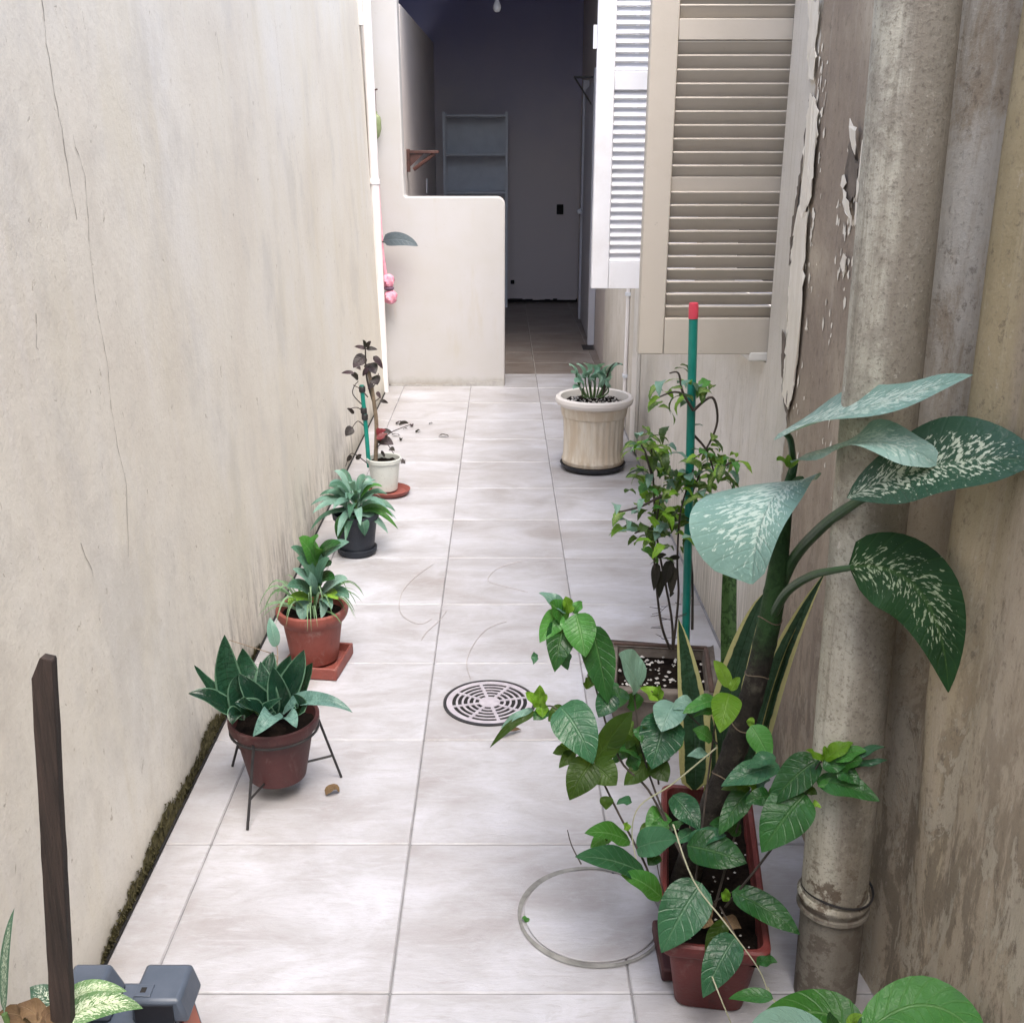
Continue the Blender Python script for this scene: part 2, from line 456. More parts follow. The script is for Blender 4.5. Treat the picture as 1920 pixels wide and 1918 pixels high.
def paint(name, c, dirt, amt, rough=.5, stt=(1, 1, 1)):
    t = NT(name); p = t.pos(stt, rnd=True)
    n1 = t.noise(p, 5., 6., .65); n2 = t.noise(p, 32., 6., .7)
    col = t.mix(t.math('MULTIPLY', t.ss(n1, .4, .7), amt), c, dirt)
    col = t.mix(t.math('MULTIPLY', t.ss(n2, .66, .74), amt), col, tuple(q * .55 for q in dirt))
    return t.done(col, rough, t.bump(t.math('ADD', n1, n2), .12, .004), .4)
M['beige'] = paint('beige_paint', (.50, .455, .395), (.42, .38, .32), .5)
M['white'] = paint('white_paint', (.82, .82, .85), (.62, .60, .58), .4)
M['pvc'] = paint('white_pvc', (.76, .74, .74), (.55, .5, .48), .4, .35)
M['sill'] = paint('sill_paint', (.68, .66, .62), (.4, .38, .33), .5)
M['room'] = paint('room_plaster', (.66, .61, .58), (.60, .55, .53), .6, .85)
M['roomblue'] = paint('room_blue_glow', (.10, .115, .26), (.08, .09, .19), .5, .85)  # dark blue glow at the top of the room, put into the colour
# back wall: taupe plaster below, blue glow painted into the upper colour
t = NT('room_taupe_glow'); x, y, z = t.xyz(); n1 = t.noise(t.pos(), 1.1, 4.)
col = t.mix(t.ss(t.math('ADD', z, t.math('MULTIPLY_ADD', n1, .9, -.45)), 1.3, 2.9), (.66, .61, .61), (.36, .37, .56))
M['back'] = t.done(col, .85, t.bump(n1, .1, .01), .2)
M['door'] = paint('door_paint', (.5, .51, .56), (.4, .4, .43), .4)
M['dark'] = simple('dark_void', (.006, .006, .007), (.012, .011, .01), 10., .9)
M['steel'] = simple('grey_steel', (.62, .66, .72), (.70, .74, .80), 10., .45)
M['iron'] = simple('black_iron', (.012, .012, .014), (.03, .028, .028), 40., .5)
M['rail_wood'] = simple('dark_red_wood', (.045, .018, .014), (.09, .036, .028), 30., .55, .2)
M['glass'] = simple('bulb_glass', (.6, .62, .66), (.7, .72, .76), 10., .08)
def pot_mat(name, c1, c2, bloom, rough=.55):
    t = NT(name); p = t.pos((1, 1, 1), rnd=True)
    n1 = t.noise(p, 9., 5., .6); n2 = t.noise(t.pos((1, 1, .6), rnd=True), 22., 8., .75, .4); n3 = t.noise(p, 120., 4., .7)
    col = t.ramp(n1, [(.3, c1), (.7, c2)])
    col = t.mix(t.math('MULTIPLY', t.ss(n2, .53, .70), bloom), col, (.42, .36, .33))
    col = t.mix(t.math('MULTIPLY', t.ss(n2, .44, .30), .6), col, tuple(q * .45 for q in c1))
    col = t.mix(t.math('MULTIPLY', t.ss(n3, .60, .70), .5), col, (.07, .05, .04))
    return t.done(col, t.math('MULTIPLY_ADD', n2, .4, rough - .2), t.bump(t.math('ADD', n2, n3), .25, .003), .4)
M['terra'] = pot_mat('terracotta_plastic', (.18, .046, .036), (.24, .068, .052), 0.28)
M['terra_dk'] = pot_mat('brown_plastic', (.052, .015, .016), (.078, .023, .023), 0.12)
M['trough'] = pot_mat('trough_plastic', (.10, .017, .016), (.15, .030, .026), 0.14)
M['navy'] = pot_mat('navy_plastic', (.012, .016, .026), (.024, .030, .042), 0.1)
M['mint'] = pot_mat('pale_pot', (.50, .53, .50), (.62, .64, .60), 0.2)
M['soil'] = simple('soil', (.003, .0022, .002), (.016, .011, .008), 60., .95, 1.0, 90., spec=.08)
M['pebble'] = simple('pale_pebble', (.32, .30, .28), (.62, .60, .57), 40., .8, .3)
M['steelrim'] = simple('grate_metal', (.36, .33, .37), (.50, .47, .51), 30., .45, .2, Metallic=.15)
M['stake'] = simple('green_stake', (.0, .16, .125), (.01, .23, .18), 20., .4, .1)
M['cap'] = simple('red_cap', (.55, .04, .07), (.65, .07, .11), 20., .5, .1)
M['wood'] = simple('dark_wood', (.010, .007, .006), (.055, .036, .030), 9., .85, 1.0, 60., (16, 16, .7))
M['plastic'] = simple('blue_grey_plastic', (.052, .068, .095), (.075, .092, .125), 20., .42, .2)
M['plastic_dk'] = simple('black_plastic', (.008, .009, .014), (.014, .016, .022), 20., .5, .2)
M['orange'] = simple('orange_panel', (.38, .10, .055), (.46, .15, .09), 20., .5, .1)
M['pink'] = simple('pink_cloth', (.75, .22, .33), (.80, .42, .50), 40., .7, .3)
M['plum'] = simple('plum_cloth', (.09, .05, .09), (.16, .09, .14), 40., .7, .3)
M['olive'] = simple('green_glass', (.20, .25, .12), (.28, .33, .18), 30., .25, .1)
M['twig'] = simple('dry_twig', (.12, .09, .06), (.22, .17, .12), 50., .9, .4)
M['strand'] = simple('pale_strand', (.34, .31, .30), (.45, .42, .40), 50., .9, .2)
M['stem_dk'] = simple('dark_stem', (.022, .018, .015), (.06, .045, .035), 40., .7, .4)
M['stem_gr'] = simple('green_stem', (.045, .10, .03), (.09, .16, .05), 30., .5, .2)
M['vine'] = simple('pale_vine', (.25, .27, .16), (.35, .34, .24), 30., .6, .2)
M['stone'] = simple('weathered_stone', (.06, .045, .036), (.21, .18, .155), 14., .85, .7, 40.)
M['wbrown'] = simple('brown_pot_wood', (.04, .022, .017), (.10, .060, .045), 14., .7, .5)
t = NT('urn_resin'); x, y, z = t.xyz(); p = t.pos()
n1 = t.noise(t.pos((6, 6, 1)), 3., 6., .7)
col = t.mix(t.ss(n1, .38, .66), (.50, .42, .32), (.62, .575, .49))
col = t.mix(t.ss(z, .315, .335), col, (.66, .63, .60))
col = t.mix(t.math('MULTIPLY', t.ss(t.math('ADD', z, t.math('MULTIPLY', n1, .06)), .11, .05), .6), col, (.22, .17, .12))
M['urn'] = t.done(col, .6, t.bump(t.noise(p, 60., 4.), .2, .003), .35)
t = NT('dieffenbachia_bark'); x, y, z = t.xyz(); n1 = t.noise(t.pos((1, 1, 1)), 30., 6., .7)
col = t.ramp(n1, [(.3, (.008, .007, .006)), (.55, (.026, .022, .018)), (.75, (.10, .09, .07))])
gr = t.mix(t.ss(n1, .4, .6), (.02, .055, .018), (.035, .085, .028))
col = t.mix(t.ss(t.math('ADD', z, t.math('MULTIPLY', n1, .10)), .63, .73), col, gr)
M['bark'] = t.done(col, .7, t.bump(n1, 1., .010), .25)
t = NT('moss'); n1 = t.noise(t.pos(), 60., 6., .7)
col = t.ramp(n1, [(.3, (.018, .016, .010)), (.55, (.095, .085, .035)), (.75, (.22, .20, .11))])
M['moss'] = t.done(col, .95, t.bump(n1, 1., .01), .2)
M['crack'] = simple('crack_shadow', (.10, .085, .07), (.19, .165, .14), 30., .95)

G = leaf_mat
M['dieff'] = G('dieffenbachia_leaf', (.030, .085, .055), (.065, .135, .095), (.16, .25, .15), .34, 14., .25, (.58, .65, .52), .335, trans=.15)
M['dieff_pale'] = G('dieffenbachia_pale_leaf', (.20, .345, .30), (.27, .42, .37), (.26, .38, .30), .36, 14., .2, (.52, .63, .56), .36, trans=.2)
M['dieff_underlit'] = G('dieffenbachia_underlit_leaf', (.006, .032, .009), (.011, .048, .014), (.08, .16, .04), .6, 14., .45, (.36, .44, .28), .29, trans=.10, spec=.2)  # leaf turned from the light: its shade is painted into the colour
M['dieff_young'] = G('speckled_young_leaf', (.09, .19, .07), (.14, .27, .11), (.3, .4, .18), .4, 12., .4, (.60, .68, .48), .40)
M['shrub'] = G('shrub_leaf', (.012, .066, .016), (.028, .115, .028), (.11, .22, .08), .30, 8., .5, trans=.2)
M['shrub_teal'] = G('shrub_glossy_leaf', (.014, .066, .030), (.036, .120, .058), (.15, .27, .16), .27, 8., .55, trans=.15)
M['shrub_pale'] = G('shrub_pale_leaf', (.12, .24, .19), (.18, .31, .25), (.26, .40, .32), .30, 8., .6, trans=.2)
M['shrub_olive'] = G('shrub_shaded_leaf', (.020, .050, .007), (.038, .085, .012), (.09, .17, .04), .42, 8., .4, trans=.4)
M['shrub_lime'] = G('shrub_lime_leaf', (.13, .29, .02), (.22, .40, .05), (.35, .52, .14), .38, 8., .45, trans=.35)
M['shrub_bright'] = G('shrub_bright_leaf', (.030, .135, .022), (.07, .24, .05), (.25, .42, .18), .32, 9., .5, trans=.3)
M['snake'] = G('snake_plant_leaf', (.022, .062, .034), (.045, .105, .060), (.03, .08, .04), .38, 3., .1, edge=(.56, .53, .24), edgew=.66, bands=(.010, .034, .016), trans=.08)
M['snake_band'] = G('banded_leaf', (.040, .095, .030), (.065, .135, .045), (.05, .1, .04), .42, 3., .1, bands=(.008, .028, .008), trans=.05)
M['nest'] = G('birds_nest_leaf', (.005, .026, .015), (.014, .052, .030), (.03, .09, .05), .26, 3., .1, edge=(.07, .14, .09), edgew=.86, bands=(.004, .020, .013), trans=.08)
M['nest_pale'] = G('birds_nest_pale_leaf', (.08, .165, .14), (.12, .22, .19), (.10, .19, .16), .28, 3., .1, bands=(.04, .10, .085), trans=.08)
M['lily'] = G('drooping_leaf', (.045, .13, .085), (.10, .22, .16), (.24, .36, .28), .3, 10., .6, trans=.2)
M['lily_pale'] = G('sheen_leaf', (.14, .28, .23), (.22, .37, .31), (.36, .47, .40), .3, 10., .6, trans=.2)
M['mintleaf'] = G('mint_leaf', (.24, .46, .36), (.36, .56, .46), (.4, .52, .42), .3, 8., .6, trans=.25)
M['spider'] = G('thin_blade', (.11, .22, .10), (.20, .33, .19), (.42, .48, .34), .4, 2., .5, trans=.25)
M['purple'] = G('dark_purple_leaf', (.014, .008, .012), (.036, .018, .028), (.07, .03, .05), .35, 7., .4, trans=.1)
M['crimson'] = G('crimson_leaf', (.16, .016, .024), (.24, .03, .045), (.3, .08, .09), .35, 7., .4, trans=.2)
M['coleus'] = G('variegated_leaf', (.030, .090, .016), (.10, .20, .035), (.36, .42, .16), .4, 7., .5, spots=(.42, .50, .18), spot_amt=.33, trans=.3)
M['coleus_dk'] = G('shaded_leaf', (.018, .045, .012), (.040, .080, .022), (.10, .15, .05), .4, 7., .4, trans=.25)
M['dry'] = G('dry_leaf', (.11, .065, .035), (.21, .14, .075), (.3, .22, .14), .8, 7., .4, trans=.1)
M['dead'] = G('dead_black_leaf', (.012, .010, .009), (.030, .024, .020), (.05, .04, .035), .7, 7., .3, trans=.05)
M['slate_leaf'] = G('slate_leaf', (.055, .075, .095), (.09, .115, .135), (.17, .2, .22), .35, 7., .6, trans=.05)

R = random.Random(7)
LW, RW = -.768, .70                     # side wall planes

# ------------------------------------------------------------------ GROUND, yard floor and room floor
g = MB(); g.quad((-60, -60, -.06), (60, -60, -.06), (60, 60, -.06), (-60, 60, -.06))
tag(obj('ground', g, M['cement']), kind='structure')
fl = MB(); fl.box(LW - .02, .80, -.8, 7.47, -.05, -.0035)
floor = tag(obj('yard_floor', fl, M['grout'], smooth=False), kind='structure')
XS = [LW + .004, -.658, -.208, .242, .692]
xr = [(XS[0], XS[1]), (XS[1], XS[2]), (XS[2], XS[3]), (XS[3], XS[4])]
def tile_mesh(w_, d_):
    m = MB(); m.box(-w_ / 2, w_ / 2, -d_ / 2, d_ / 2, -.012, 0)
    me = m.mesh('tile', smooth=False); return me
cache = {}
def lay(parent, x0, x1, y0, y1, mat, z=0.0, gap=.0019):
    w_, d_ = x1 - x0 - 2 * gap, y1 - y0 - 2 * gap
    k = (round(w_, 3), round(d_, 3), mat.name)
    if k not in cache:
        cache[k] = tile_mesh(w_, d_); cache[k].materials.append(mat)
    rr = R.uniform(-.0005, .0005)
    o = put('tile', cache[k], parent, Matrix.Translation(((x0 + x1) / 2, (y0 + y1) / 2, z + rr)) @ Matrix.Rotation(R.uniform(-.0012, .0012), 4, 'Y'))
    b = o.modifiers.new('bevel', 'BEVEL'); b.width = .0022; b.segments = 1
    return o
yy = 1.587 - .45 * 5
while yy < 7.46:
    y1 = min(yy + .45, 7.465)
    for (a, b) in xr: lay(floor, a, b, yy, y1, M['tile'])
    yy += .45
# round access cover cut into the tiles
cc = gnd(1110, 1715); rc = .153
m = MB()
for k in range(64):
    a0, a1 = 2 * pi * k / 64, 2 * pi * (k + 1) / 64
    r0 = .0110 + .004 * sin(a0 * 3 + 1); r1 = .0110 + .004 * sin(a1 * 3 + 1)
    ro = .0015 * sin(a0 * 7); 
    m.quad((cc.x + (rc - r0) * cos(a0), cc.y + (rc - r0) * sin(a0), .0026), (cc.x + rc * cos(a0), cc.y + rc * sin(a0), .0026),
           (cc.x + rc * cos(a1), cc.y + rc * sin(a1), .0026), (cc.x + (rc - r1) * cos(a1), cc.y + (rc - r1) * sin(a1), .0026))
M['cement_dk'] = simple('ring_cement', (.12, .12, .115), (.28, .28, .265), 25., .9, .5)
obj('cement_ring', m, M['cement_dk'], floor)
cov = thing('access_cover', 'round tile access cover ringed with grey cement set in the floor', 'access cover', cc)
m = MB(); m.lathe([(rc - .0150, .0015), (rc - .0150, .0040), (rc - .0165, .0048)], cc, 64); m.disc(cc + Vector((0, 0, .0048)), rc - .0165, 64)
obj('cover_tile', m, M['tile'], cov)

# round floor grate
gc = gnd(918, 1318); gr_ = .125
gt = thing('floor_drain', 'round metal floor drain with rings of curved slots in the tiles', 'drain', gc)
m = MB(); m.disc(gc + Vector((0, 0, .0015)), gr_ + .006, 56); obj('drain_pit', m, M['dark'], gt)
m = MB(); m.lathe([(gr_ + .007, .001), (gr_ + .007, .005), (gr_ - .001, .006), (gr_ - .001, .001)], gc, 56); obj('frame', m, M['iron'], gt)
m = MB()
def sector(r0, r1, a0, a1, z0=.0022, z1=.0045):
    ns = max(1, int((a1 - a0) / .09))
    for k in range(ns):
        b0, b1 = a0 + (a1 - a0) * k / ns, a0 + (a1 - a0) * (k + 1) / ns
        q = [(r0 * cos(b0), r0 * sin(b0)), (r1 * cos(b0), r1 * sin(b0)), (r1 * cos(b1), r1 * sin(b1)), (r0 * cos(b1), r0 * sin(b1))]
        m.quad(*[(gc.x + u, gc.y + v, z1) for u, v in q])
        m.quad(*[(gc.x + u, gc.y + v, z0 if i in (0, 3) else z0) for i, (u, v) in enumerate(q)])
        m.quad((gc.x + q[0][0], gc.y + q[0][1], z0), (gc.x + q[3][0], gc.y + q[3][1], z0), (gc.x + q[3][0], gc.y + q[3][1], z1), (gc.x + q[0][0], gc.y + q[0][1], z1))
        m.quad((gc.x + q[1][0], gc.y + q[1][1], z0), (gc.x + q[2][0], gc.y + q[2][1], z0), (gc.x + q[2][0], gc.y + q[2][1], z1), (gc.x + q[1][0], gc.y + q[1][1], z1))
rings = [.036, .052, .068, .084, .100]
sector(.0, .030, 0, 2 * pi)
prev = .030
for rr in rings:
    sector(rr - .006 + .0055, rr + .0045, 0, 2 * pi) if False else None
for i in range(len(rings)):
    r_in = .030 + i * .0165
    # slot band r_in .. r_in+.009, then solid ring
    sector(r_in + .0108, r_in + .0165, 0, 2 * pi)
    for k in range(8):
        a = 2 * pi * k / 8 + .25
        hw = .0045 / (r_in + .005)
        sector(r_in, r_in + .0108, a - hw, a + hw)
sector(.030 + 5 * .0165, gr_ - .002, 0, 2 * pi)
obj('grate', m, M['steelrim'], gt, smooth=False)

# room beyond: tiles on a slightly sunken floor
fl = MB(); fl.box(-.75, 1.0, 7.475, 11.5, -.06, -.012)
rfloor = tag(obj('room_floor', fl, M['cement'], smooth=False), kind='structure')
yy = 7.48
while yy < 11.4:
    y1 = min(yy + .45, 11.40)
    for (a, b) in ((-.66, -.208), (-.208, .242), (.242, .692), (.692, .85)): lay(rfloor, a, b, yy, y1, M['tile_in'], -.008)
    yy += .45
m = MB(); m.box(.03, .73, 7.44, 7.478, -.05, .004)
# dark drain in the room floor
q = gnd(1102, 650)
dg = thing('corner_drain', 'small square dark drain at the doorway floor by the right wall', 'drain', q)
m = MB(); m.box(q.x - .045, q.x + .045, q.y - .11, q.y + .11, -.009, -.003); obj('plate', m, M['iron'], dg)
m = MB()
for k in range(4): m.box(q.x - .035, q.x + .035, q.y - .08 + k * .045, q.y - .065 + k * .045, -.003, -.0005)
obj('bar', m, M['iron'], dg, kind='stuff')

# ------------------------------------------------------------------ LEFT WALL
lw = thing('left_wall', 'tall cream rendered wall along the left with hairline cracks', 'wall', (LW, 3, 0))
m = MB(); m.box(LW - .3, LW, -3.5, 7.05, 0, 2.62)
for v in m.v:
    if v.x > LW - .1: v.x -= .0335 * v.z
obj('render_coat', m, M['cream'], lw, smooth=False)
LEAN = .0335
def onL(x, y):
    p = atX(x, y, LW)
    for _ in range(4): p = atX(x, y, LW - LEAN * p.z)
    return p
def crack(pts, wd, seed):
    r = random.Random(seed); P = []
    for i in range(len(pts) - 1):
        a, b = onL(*pts[i]), onL(*pts[i + 1])
        k = max(2, int((b - a).length / .018))
        for j in range(k): P.append(a.lerp(b, j / k) + Vector((0, r.uniform(-.003, .003), r.uniform(-.003, .003))))
    m = MB()
    for i in range(len(P) - 1):
        w0 = wd * r.uniform(.3, 1.2); d = (P[i + 1] - P[i]); nrm = Vector((0, -d.z, d.y)).normalized() * w0
        e = Vector((.0012, 0, 0))
        m.quad(P[i] + nrm + e, P[i] - nrm + e, P[i + 1] - nrm + e, P[i + 1] + nrm + e)
    obj('crack', m, M['crack'], lw)
crack([(78, 0), (86, 80), (102, 180), (118, 260), (132, 350), (146, 430)], .0009, 1)
crack([(135, 255), (158, 330), (168, 470), (182, 590), (200, 680), (208, 770), (222, 850), (236, 910), (240, 1060)], .0008, 2)
crack([(405, 60), (415, 130), (425, 180)], .0006, 3)
crack([(515, 40), (530, 190), (548, 330)], .0005, 4)
crack([(66, 590), (68, 650), (72, 665)], .0008, 5)
crack([(150, 1020), (172, 1070), (176, 1095)], .0008, 6)
# mossy strip where wall and floor meet
m = MB(); r = random.Random(3); Y = 1.05
hh = .02
while Y < 3.05:
    hh = min(.080, max(.010, hh + r.uniform(-.017, .018))) * (1 if Y < 2.7 else .96)
    for k in range(7):
        y0 = Y + r.uniform(0, .02); z0 = r.uniform(0, hh * .9); s_ = r.uniform(.004, .010)
        x0 = LW + .001; d = r.uniform(.002, .008) * (1 - z0 / .08)
        a = Vector((x0 + d, y0, z0 + r.uniform(0, s_)))
        m.f.append((len(m.v), len(m.v) + 1, len(m.v) + 2)); m.v += [Vector((x0, y0 - s_, z0)), Vector((x0, y0 + s_, z0 - s_ * .3)), a]
        m.f.append((len(m.v), len(m.v) + 1, len(m.v) + 2)); m.v += [Vector((x0, y0 - s_ * .6, z0 + s_ * 1.4)), a, Vector((x0, y0 + s_, z0 + s_ * .5))]
    m.quad((LW + .0008, Y, 0), (LW + .0008, Y + .021, 0), (LW + .0012, Y + .021, hh * .8), (LW + .0012, Y, hh * .8 + r.uniform(-.006, .006)))
    Y += .02
tag(obj('moss', m, M['moss'], smooth=False), 'olive moss and dirt along the foot of the cream wall', kind='stuff')
m = MB(); m.tube([(LW + .003, -.2, .001), (LW + .003, 3.2, .001), (LW + .002, 6.9, .001)], .0035, 5)
obj('base_gap', m, M['dark'], lw)

# ------------------------------------------------------------------ RIGHT WALL
rw = thing('right_wall', 'weathered brown plaster wall on the right with peeling paint strips', 'wall', (RW, 2.5, 0))
def ridge(Y, c, h): 
    d = abs(Y - c) / h
    return cos(d * pi / 2) if d < 1 else 0
def bulge(Y, z):
    v = .075 * ridge(Y, 1.680, .108) ** .6 * (.25 + .75 * min(1, max(0, (z - .35) / .5)))
    v += .036 * ridge(Y, 1.475, .062) * min(1, max(.1, (z - .2) / .5))
    v += .010 * ridge(Y, 1.30, .14)
    v += .012 * ridge(Y, 2.02, .20)
    v += .0035 * sin(Y * 9 + z * 3) * sin(z * 5 + Y * 2)
    return v
m = MB(); NY, NZ = 150, 66; Y0, Y1 = -.6, 2.785
for i in range(NY + 1):
    for j in range(NZ + 1):
        Y = Y0 + (Y1 - Y0) * i / NY; z = -.05 + 2.65 * j / NZ
        m.v.append(Vector((RW - bulge(Y, z) * (1 if Y < 2.6 else 0), Y, z)))
for i in range(NY):
    for j in range(NZ):
        a = i * (NZ + 1) + j; m.f.append((a, a + 1, a + NZ + 2, a + NZ + 1))
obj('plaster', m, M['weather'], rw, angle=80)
m = MB(); m.box(RW + .008, 1.0, -3.5, 2.784, -.06, 2.6)                       # body behind the rough coat, window jamb
m.box(RW + .001, 1.0, -3.5, -.6, -.06, 2.6)
obj('masonry', m, M['weather'], rw, smooth=False)
m = MB(); m.box(RW, 1.0, 2.786, 4.32, -.06, .955); obj('apron', m, M['weather'], rw, smooth=False)
m = MB(); m.box(RW, 1.0, 2.786, 4.32, 2.525, 2.62); obj('lintel', m, M['weather'], rw, smooth=False)
m = MB(); m.box(RW, 1.0, 4.322, 7.3, -.06, 2.62); obj('plaster', m, M['weather'], rw, smooth=False)
m = MB(); m.box(.655, .93, 2.80, 4.31, .957, .985); obj('window_sill', m, M['sill'], rw, bevel=.006)
m = MB(); m.box(.93, .96, 2.80, 4.31, .986, 2.515)
win = obj('window_frame', m, M['white'], rw, smooth=False)
m = MB(); m.box(.915, .929, 2.88, 3.50, 1.06, 2.44); m.box(.915, .929, 3.60, 4.23, 1.06, 2.44); obj('pane', m, M['dark'], win, smooth=False, kind='stuff')

hw_ = thing('light_block_wall', 'plain cream wall added unseen behind the viewer to cut light', 'wall', (.1, -1.5, 0))  # out of view, added to keep sky light off the near floor
m = MB(); m.box(-1.0, 1.2, -1.75, -1.5, -.05, 2.75); obj('render_coat', m, M['cream2'], hw_, smooth=False)  # body of the added unseen wall
# ragged curls of paint along the edge of the bare plaster
def flake(pix, X, seed, lift=.006, mat='flake', name='paint_flake'):
    r = random.Random(seed); pts = []
    P = [atX(px, py, X) for px, py in pix]
    n = len(P)
    for i in range(n):
        a, b = P[i], P[(i + 1) % n]
        k = max(1, int((b - a).length / .012))
        for j in range(k):
            q = a.lerp(b, j / k); pts.append(q + Vector((0, r.uniform(-.009, .009), r.uniform(-.006, .006))))
    c = sum(pts, Vector()) / len(pts)
    out = [q + Vector((-lift * r.uniform(.3, 1.1), 0, 0)) for q in pts]
    m = MB(); b0 = len(out); m.v = out + [q + Vector((.0022, 0, 0)) for q in out]
    bm = bmesh.new()
    vs = [bm.verts.new(v) for v in out]
    f = bm.faces.new(vs)
    bmesh.ops.triangulate(bm, faces=[f])
    ret = bmesh.ops.extrude_face_region(bm, geom=list(bm.faces))
    for v in [e for e in ret['geom'] if isinstance(e, bmesh.types.BMVert)]: v.co.x += .0010
    bmesh.ops.recalc_face_normals(bm, faces=bm.faces)
    me = bpy.data.meshes.new(name); bm.to_mesh(me); bm.free()
    obj(name, me, M[mat], rw)
RX = RW - .004
flake([(1518, 0), (1540, 0), (1536, 40), (1530, 85), (1534, 110), (1528, 150), (1520, 150), (1516, 100), (1520, 50)], RX, 1)
flake([(1522, 178), (1532, 185), (1538, 215), (1532, 270), (1528, 300), (1530, 330), (1520, 385), (1513, 390), (1505, 430), (1492, 440), (1500, 390), (1508, 330), (1512, 270), (1515, 220)], RX, 2)
flake([(1492, 425), (1517, 400), (1512, 480), (1508, 560), (1500, 620), (1495, 690), (1490, 740), (1478, 770), (1470, 740), (1478, 620), (1484, 520)], RX, 3)
flake([(1514, 230), (1520, 180), (1512, 260), (1506, 330), (1498, 370), (1488, 430), (1482, 500), (1480, 490), (1488, 410), (1500, 330), (1507, 280)], RX + .002, 4, .003, 'flake_dark', 'bare_gap')
flake([(1468, 620), (1476, 640), (1472, 700), (1480, 740), (1478, 800), (1472, 760), (1466, 690)], RX + .001, 5, .004, 'flake_dark', 'bare_gap')
flake([(1600, 226), (1608, 250), (1606, 290), (1600, 282), (1598, 255)], RX - .010, 6)
flake([(1596, 258), (1602, 300), (1612, 310), (1606, 360), (1595, 380), (1586, 375), (1582, 340), (1592, 310)], RX - .008, 7, .003, 'flake_dark', 'bare_gap')
flake([(1580, 335), (1586, 330), (1590, 372), (1596, 390), (1602, 430), (1596, 420), (1584, 380)], RX - .012, 8)
flake([(1618, 262), (1626, 258), (1622, 330), (1612, 345), (1606, 420), (1612, 400), (1616, 320)], RX - .010, 9)
flake([(1584, 475), (1590, 480), (1586, 505), (1578, 512), (1580, 490)], RX - .010, 10, .003)

# crumbs of paint still clinging round the bare patches
m = MB(); r = random.Random(77)
for k in range(170):
    px, py = r.choice(((1530, 60), (1536, 140), (1530, 230), (1526, 320), (1515, 420), (1510, 520), (1502, 620), (1492, 720), (1484, 770), (1600, 300), (1606, 400), (1588, 480), (1560, 600), (1556, 860), (1575, 440)))
    c = atX(px + r.gauss(0, 9), py + r.gauss(0, 45), RW - .002); s_ = r.uniform(.002, .008)
    if c.y > 2.62: continue
    n = r.randint(5, 7); b0 = len(m.v); x_ = RW - bulge(c.y, c.z) - .0015
    m.v += [Vector((x_ - r.uniform(0, .002), c.y + s_ * r.uniform(.4, 1.2) * cos(2 * pi * q / n), c.z + 2.0 * s_ * r.uniform(.5, 1.3) * sin(2 * pi * q / n))) for q in range(n)]
    m.f.append(tuple(range(b0, b0 + n)))
obj('paint_crumbs', m, M['flake'], rw, smooth=False, kind='stuff')

# thin white conduit and old frame strip against the wall by the urn
cdt = thing('wall_conduit', 'thin white conduit running up the right wall behind the fluted pot', 'conduit', (RW - .012, 5.85, 0))
m = MB(); m.tube([(RW - .012, 5.85, .02), (RW - .012, 5.86, 2.6)], .011, 8); obj('pipe', m, M['pvc'], cdt)
m = MB(); m.box(RW - .02, RW - .001, 5.30, 5.50, .02, 2.7); obj('backing_strip', m, M['sill'], cdt, bevel=.004)
for zz in (.30, .75): 
    m = MB(); m.box(RW - .026, RW - .001, 5.835, 5.875, zz, zz + .018); obj('clip', m, M['steel'], cdt)

# ------------------------------------------------------------------ BIG DOWNPIPE on the right
PX, PY = .602, 1.590
def lean(m):
    for v in m.v: v.x -= .0212 * v.z
dp = thing('drain_pipe', 'thick stained grey drain pipe standing in front of the brown wall', 'pipe', (PX, PY, 0))
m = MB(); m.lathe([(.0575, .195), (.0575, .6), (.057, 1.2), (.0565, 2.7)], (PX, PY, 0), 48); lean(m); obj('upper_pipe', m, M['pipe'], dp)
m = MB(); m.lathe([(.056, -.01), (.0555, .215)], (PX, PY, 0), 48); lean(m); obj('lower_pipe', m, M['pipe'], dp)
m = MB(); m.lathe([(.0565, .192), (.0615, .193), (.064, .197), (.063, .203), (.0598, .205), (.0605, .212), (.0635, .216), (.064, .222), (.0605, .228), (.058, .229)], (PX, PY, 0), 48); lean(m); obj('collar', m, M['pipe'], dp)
m = MB()
m.tube([(PX + .0615 * cos(a), PY + .0615 * sin(a), .236 + .004 * sin(a * 2)) for a in [2 * pi * k / 40 for k in range(41)]], .0022, 5, False)
obj('wire', m, M['iron'], dp)

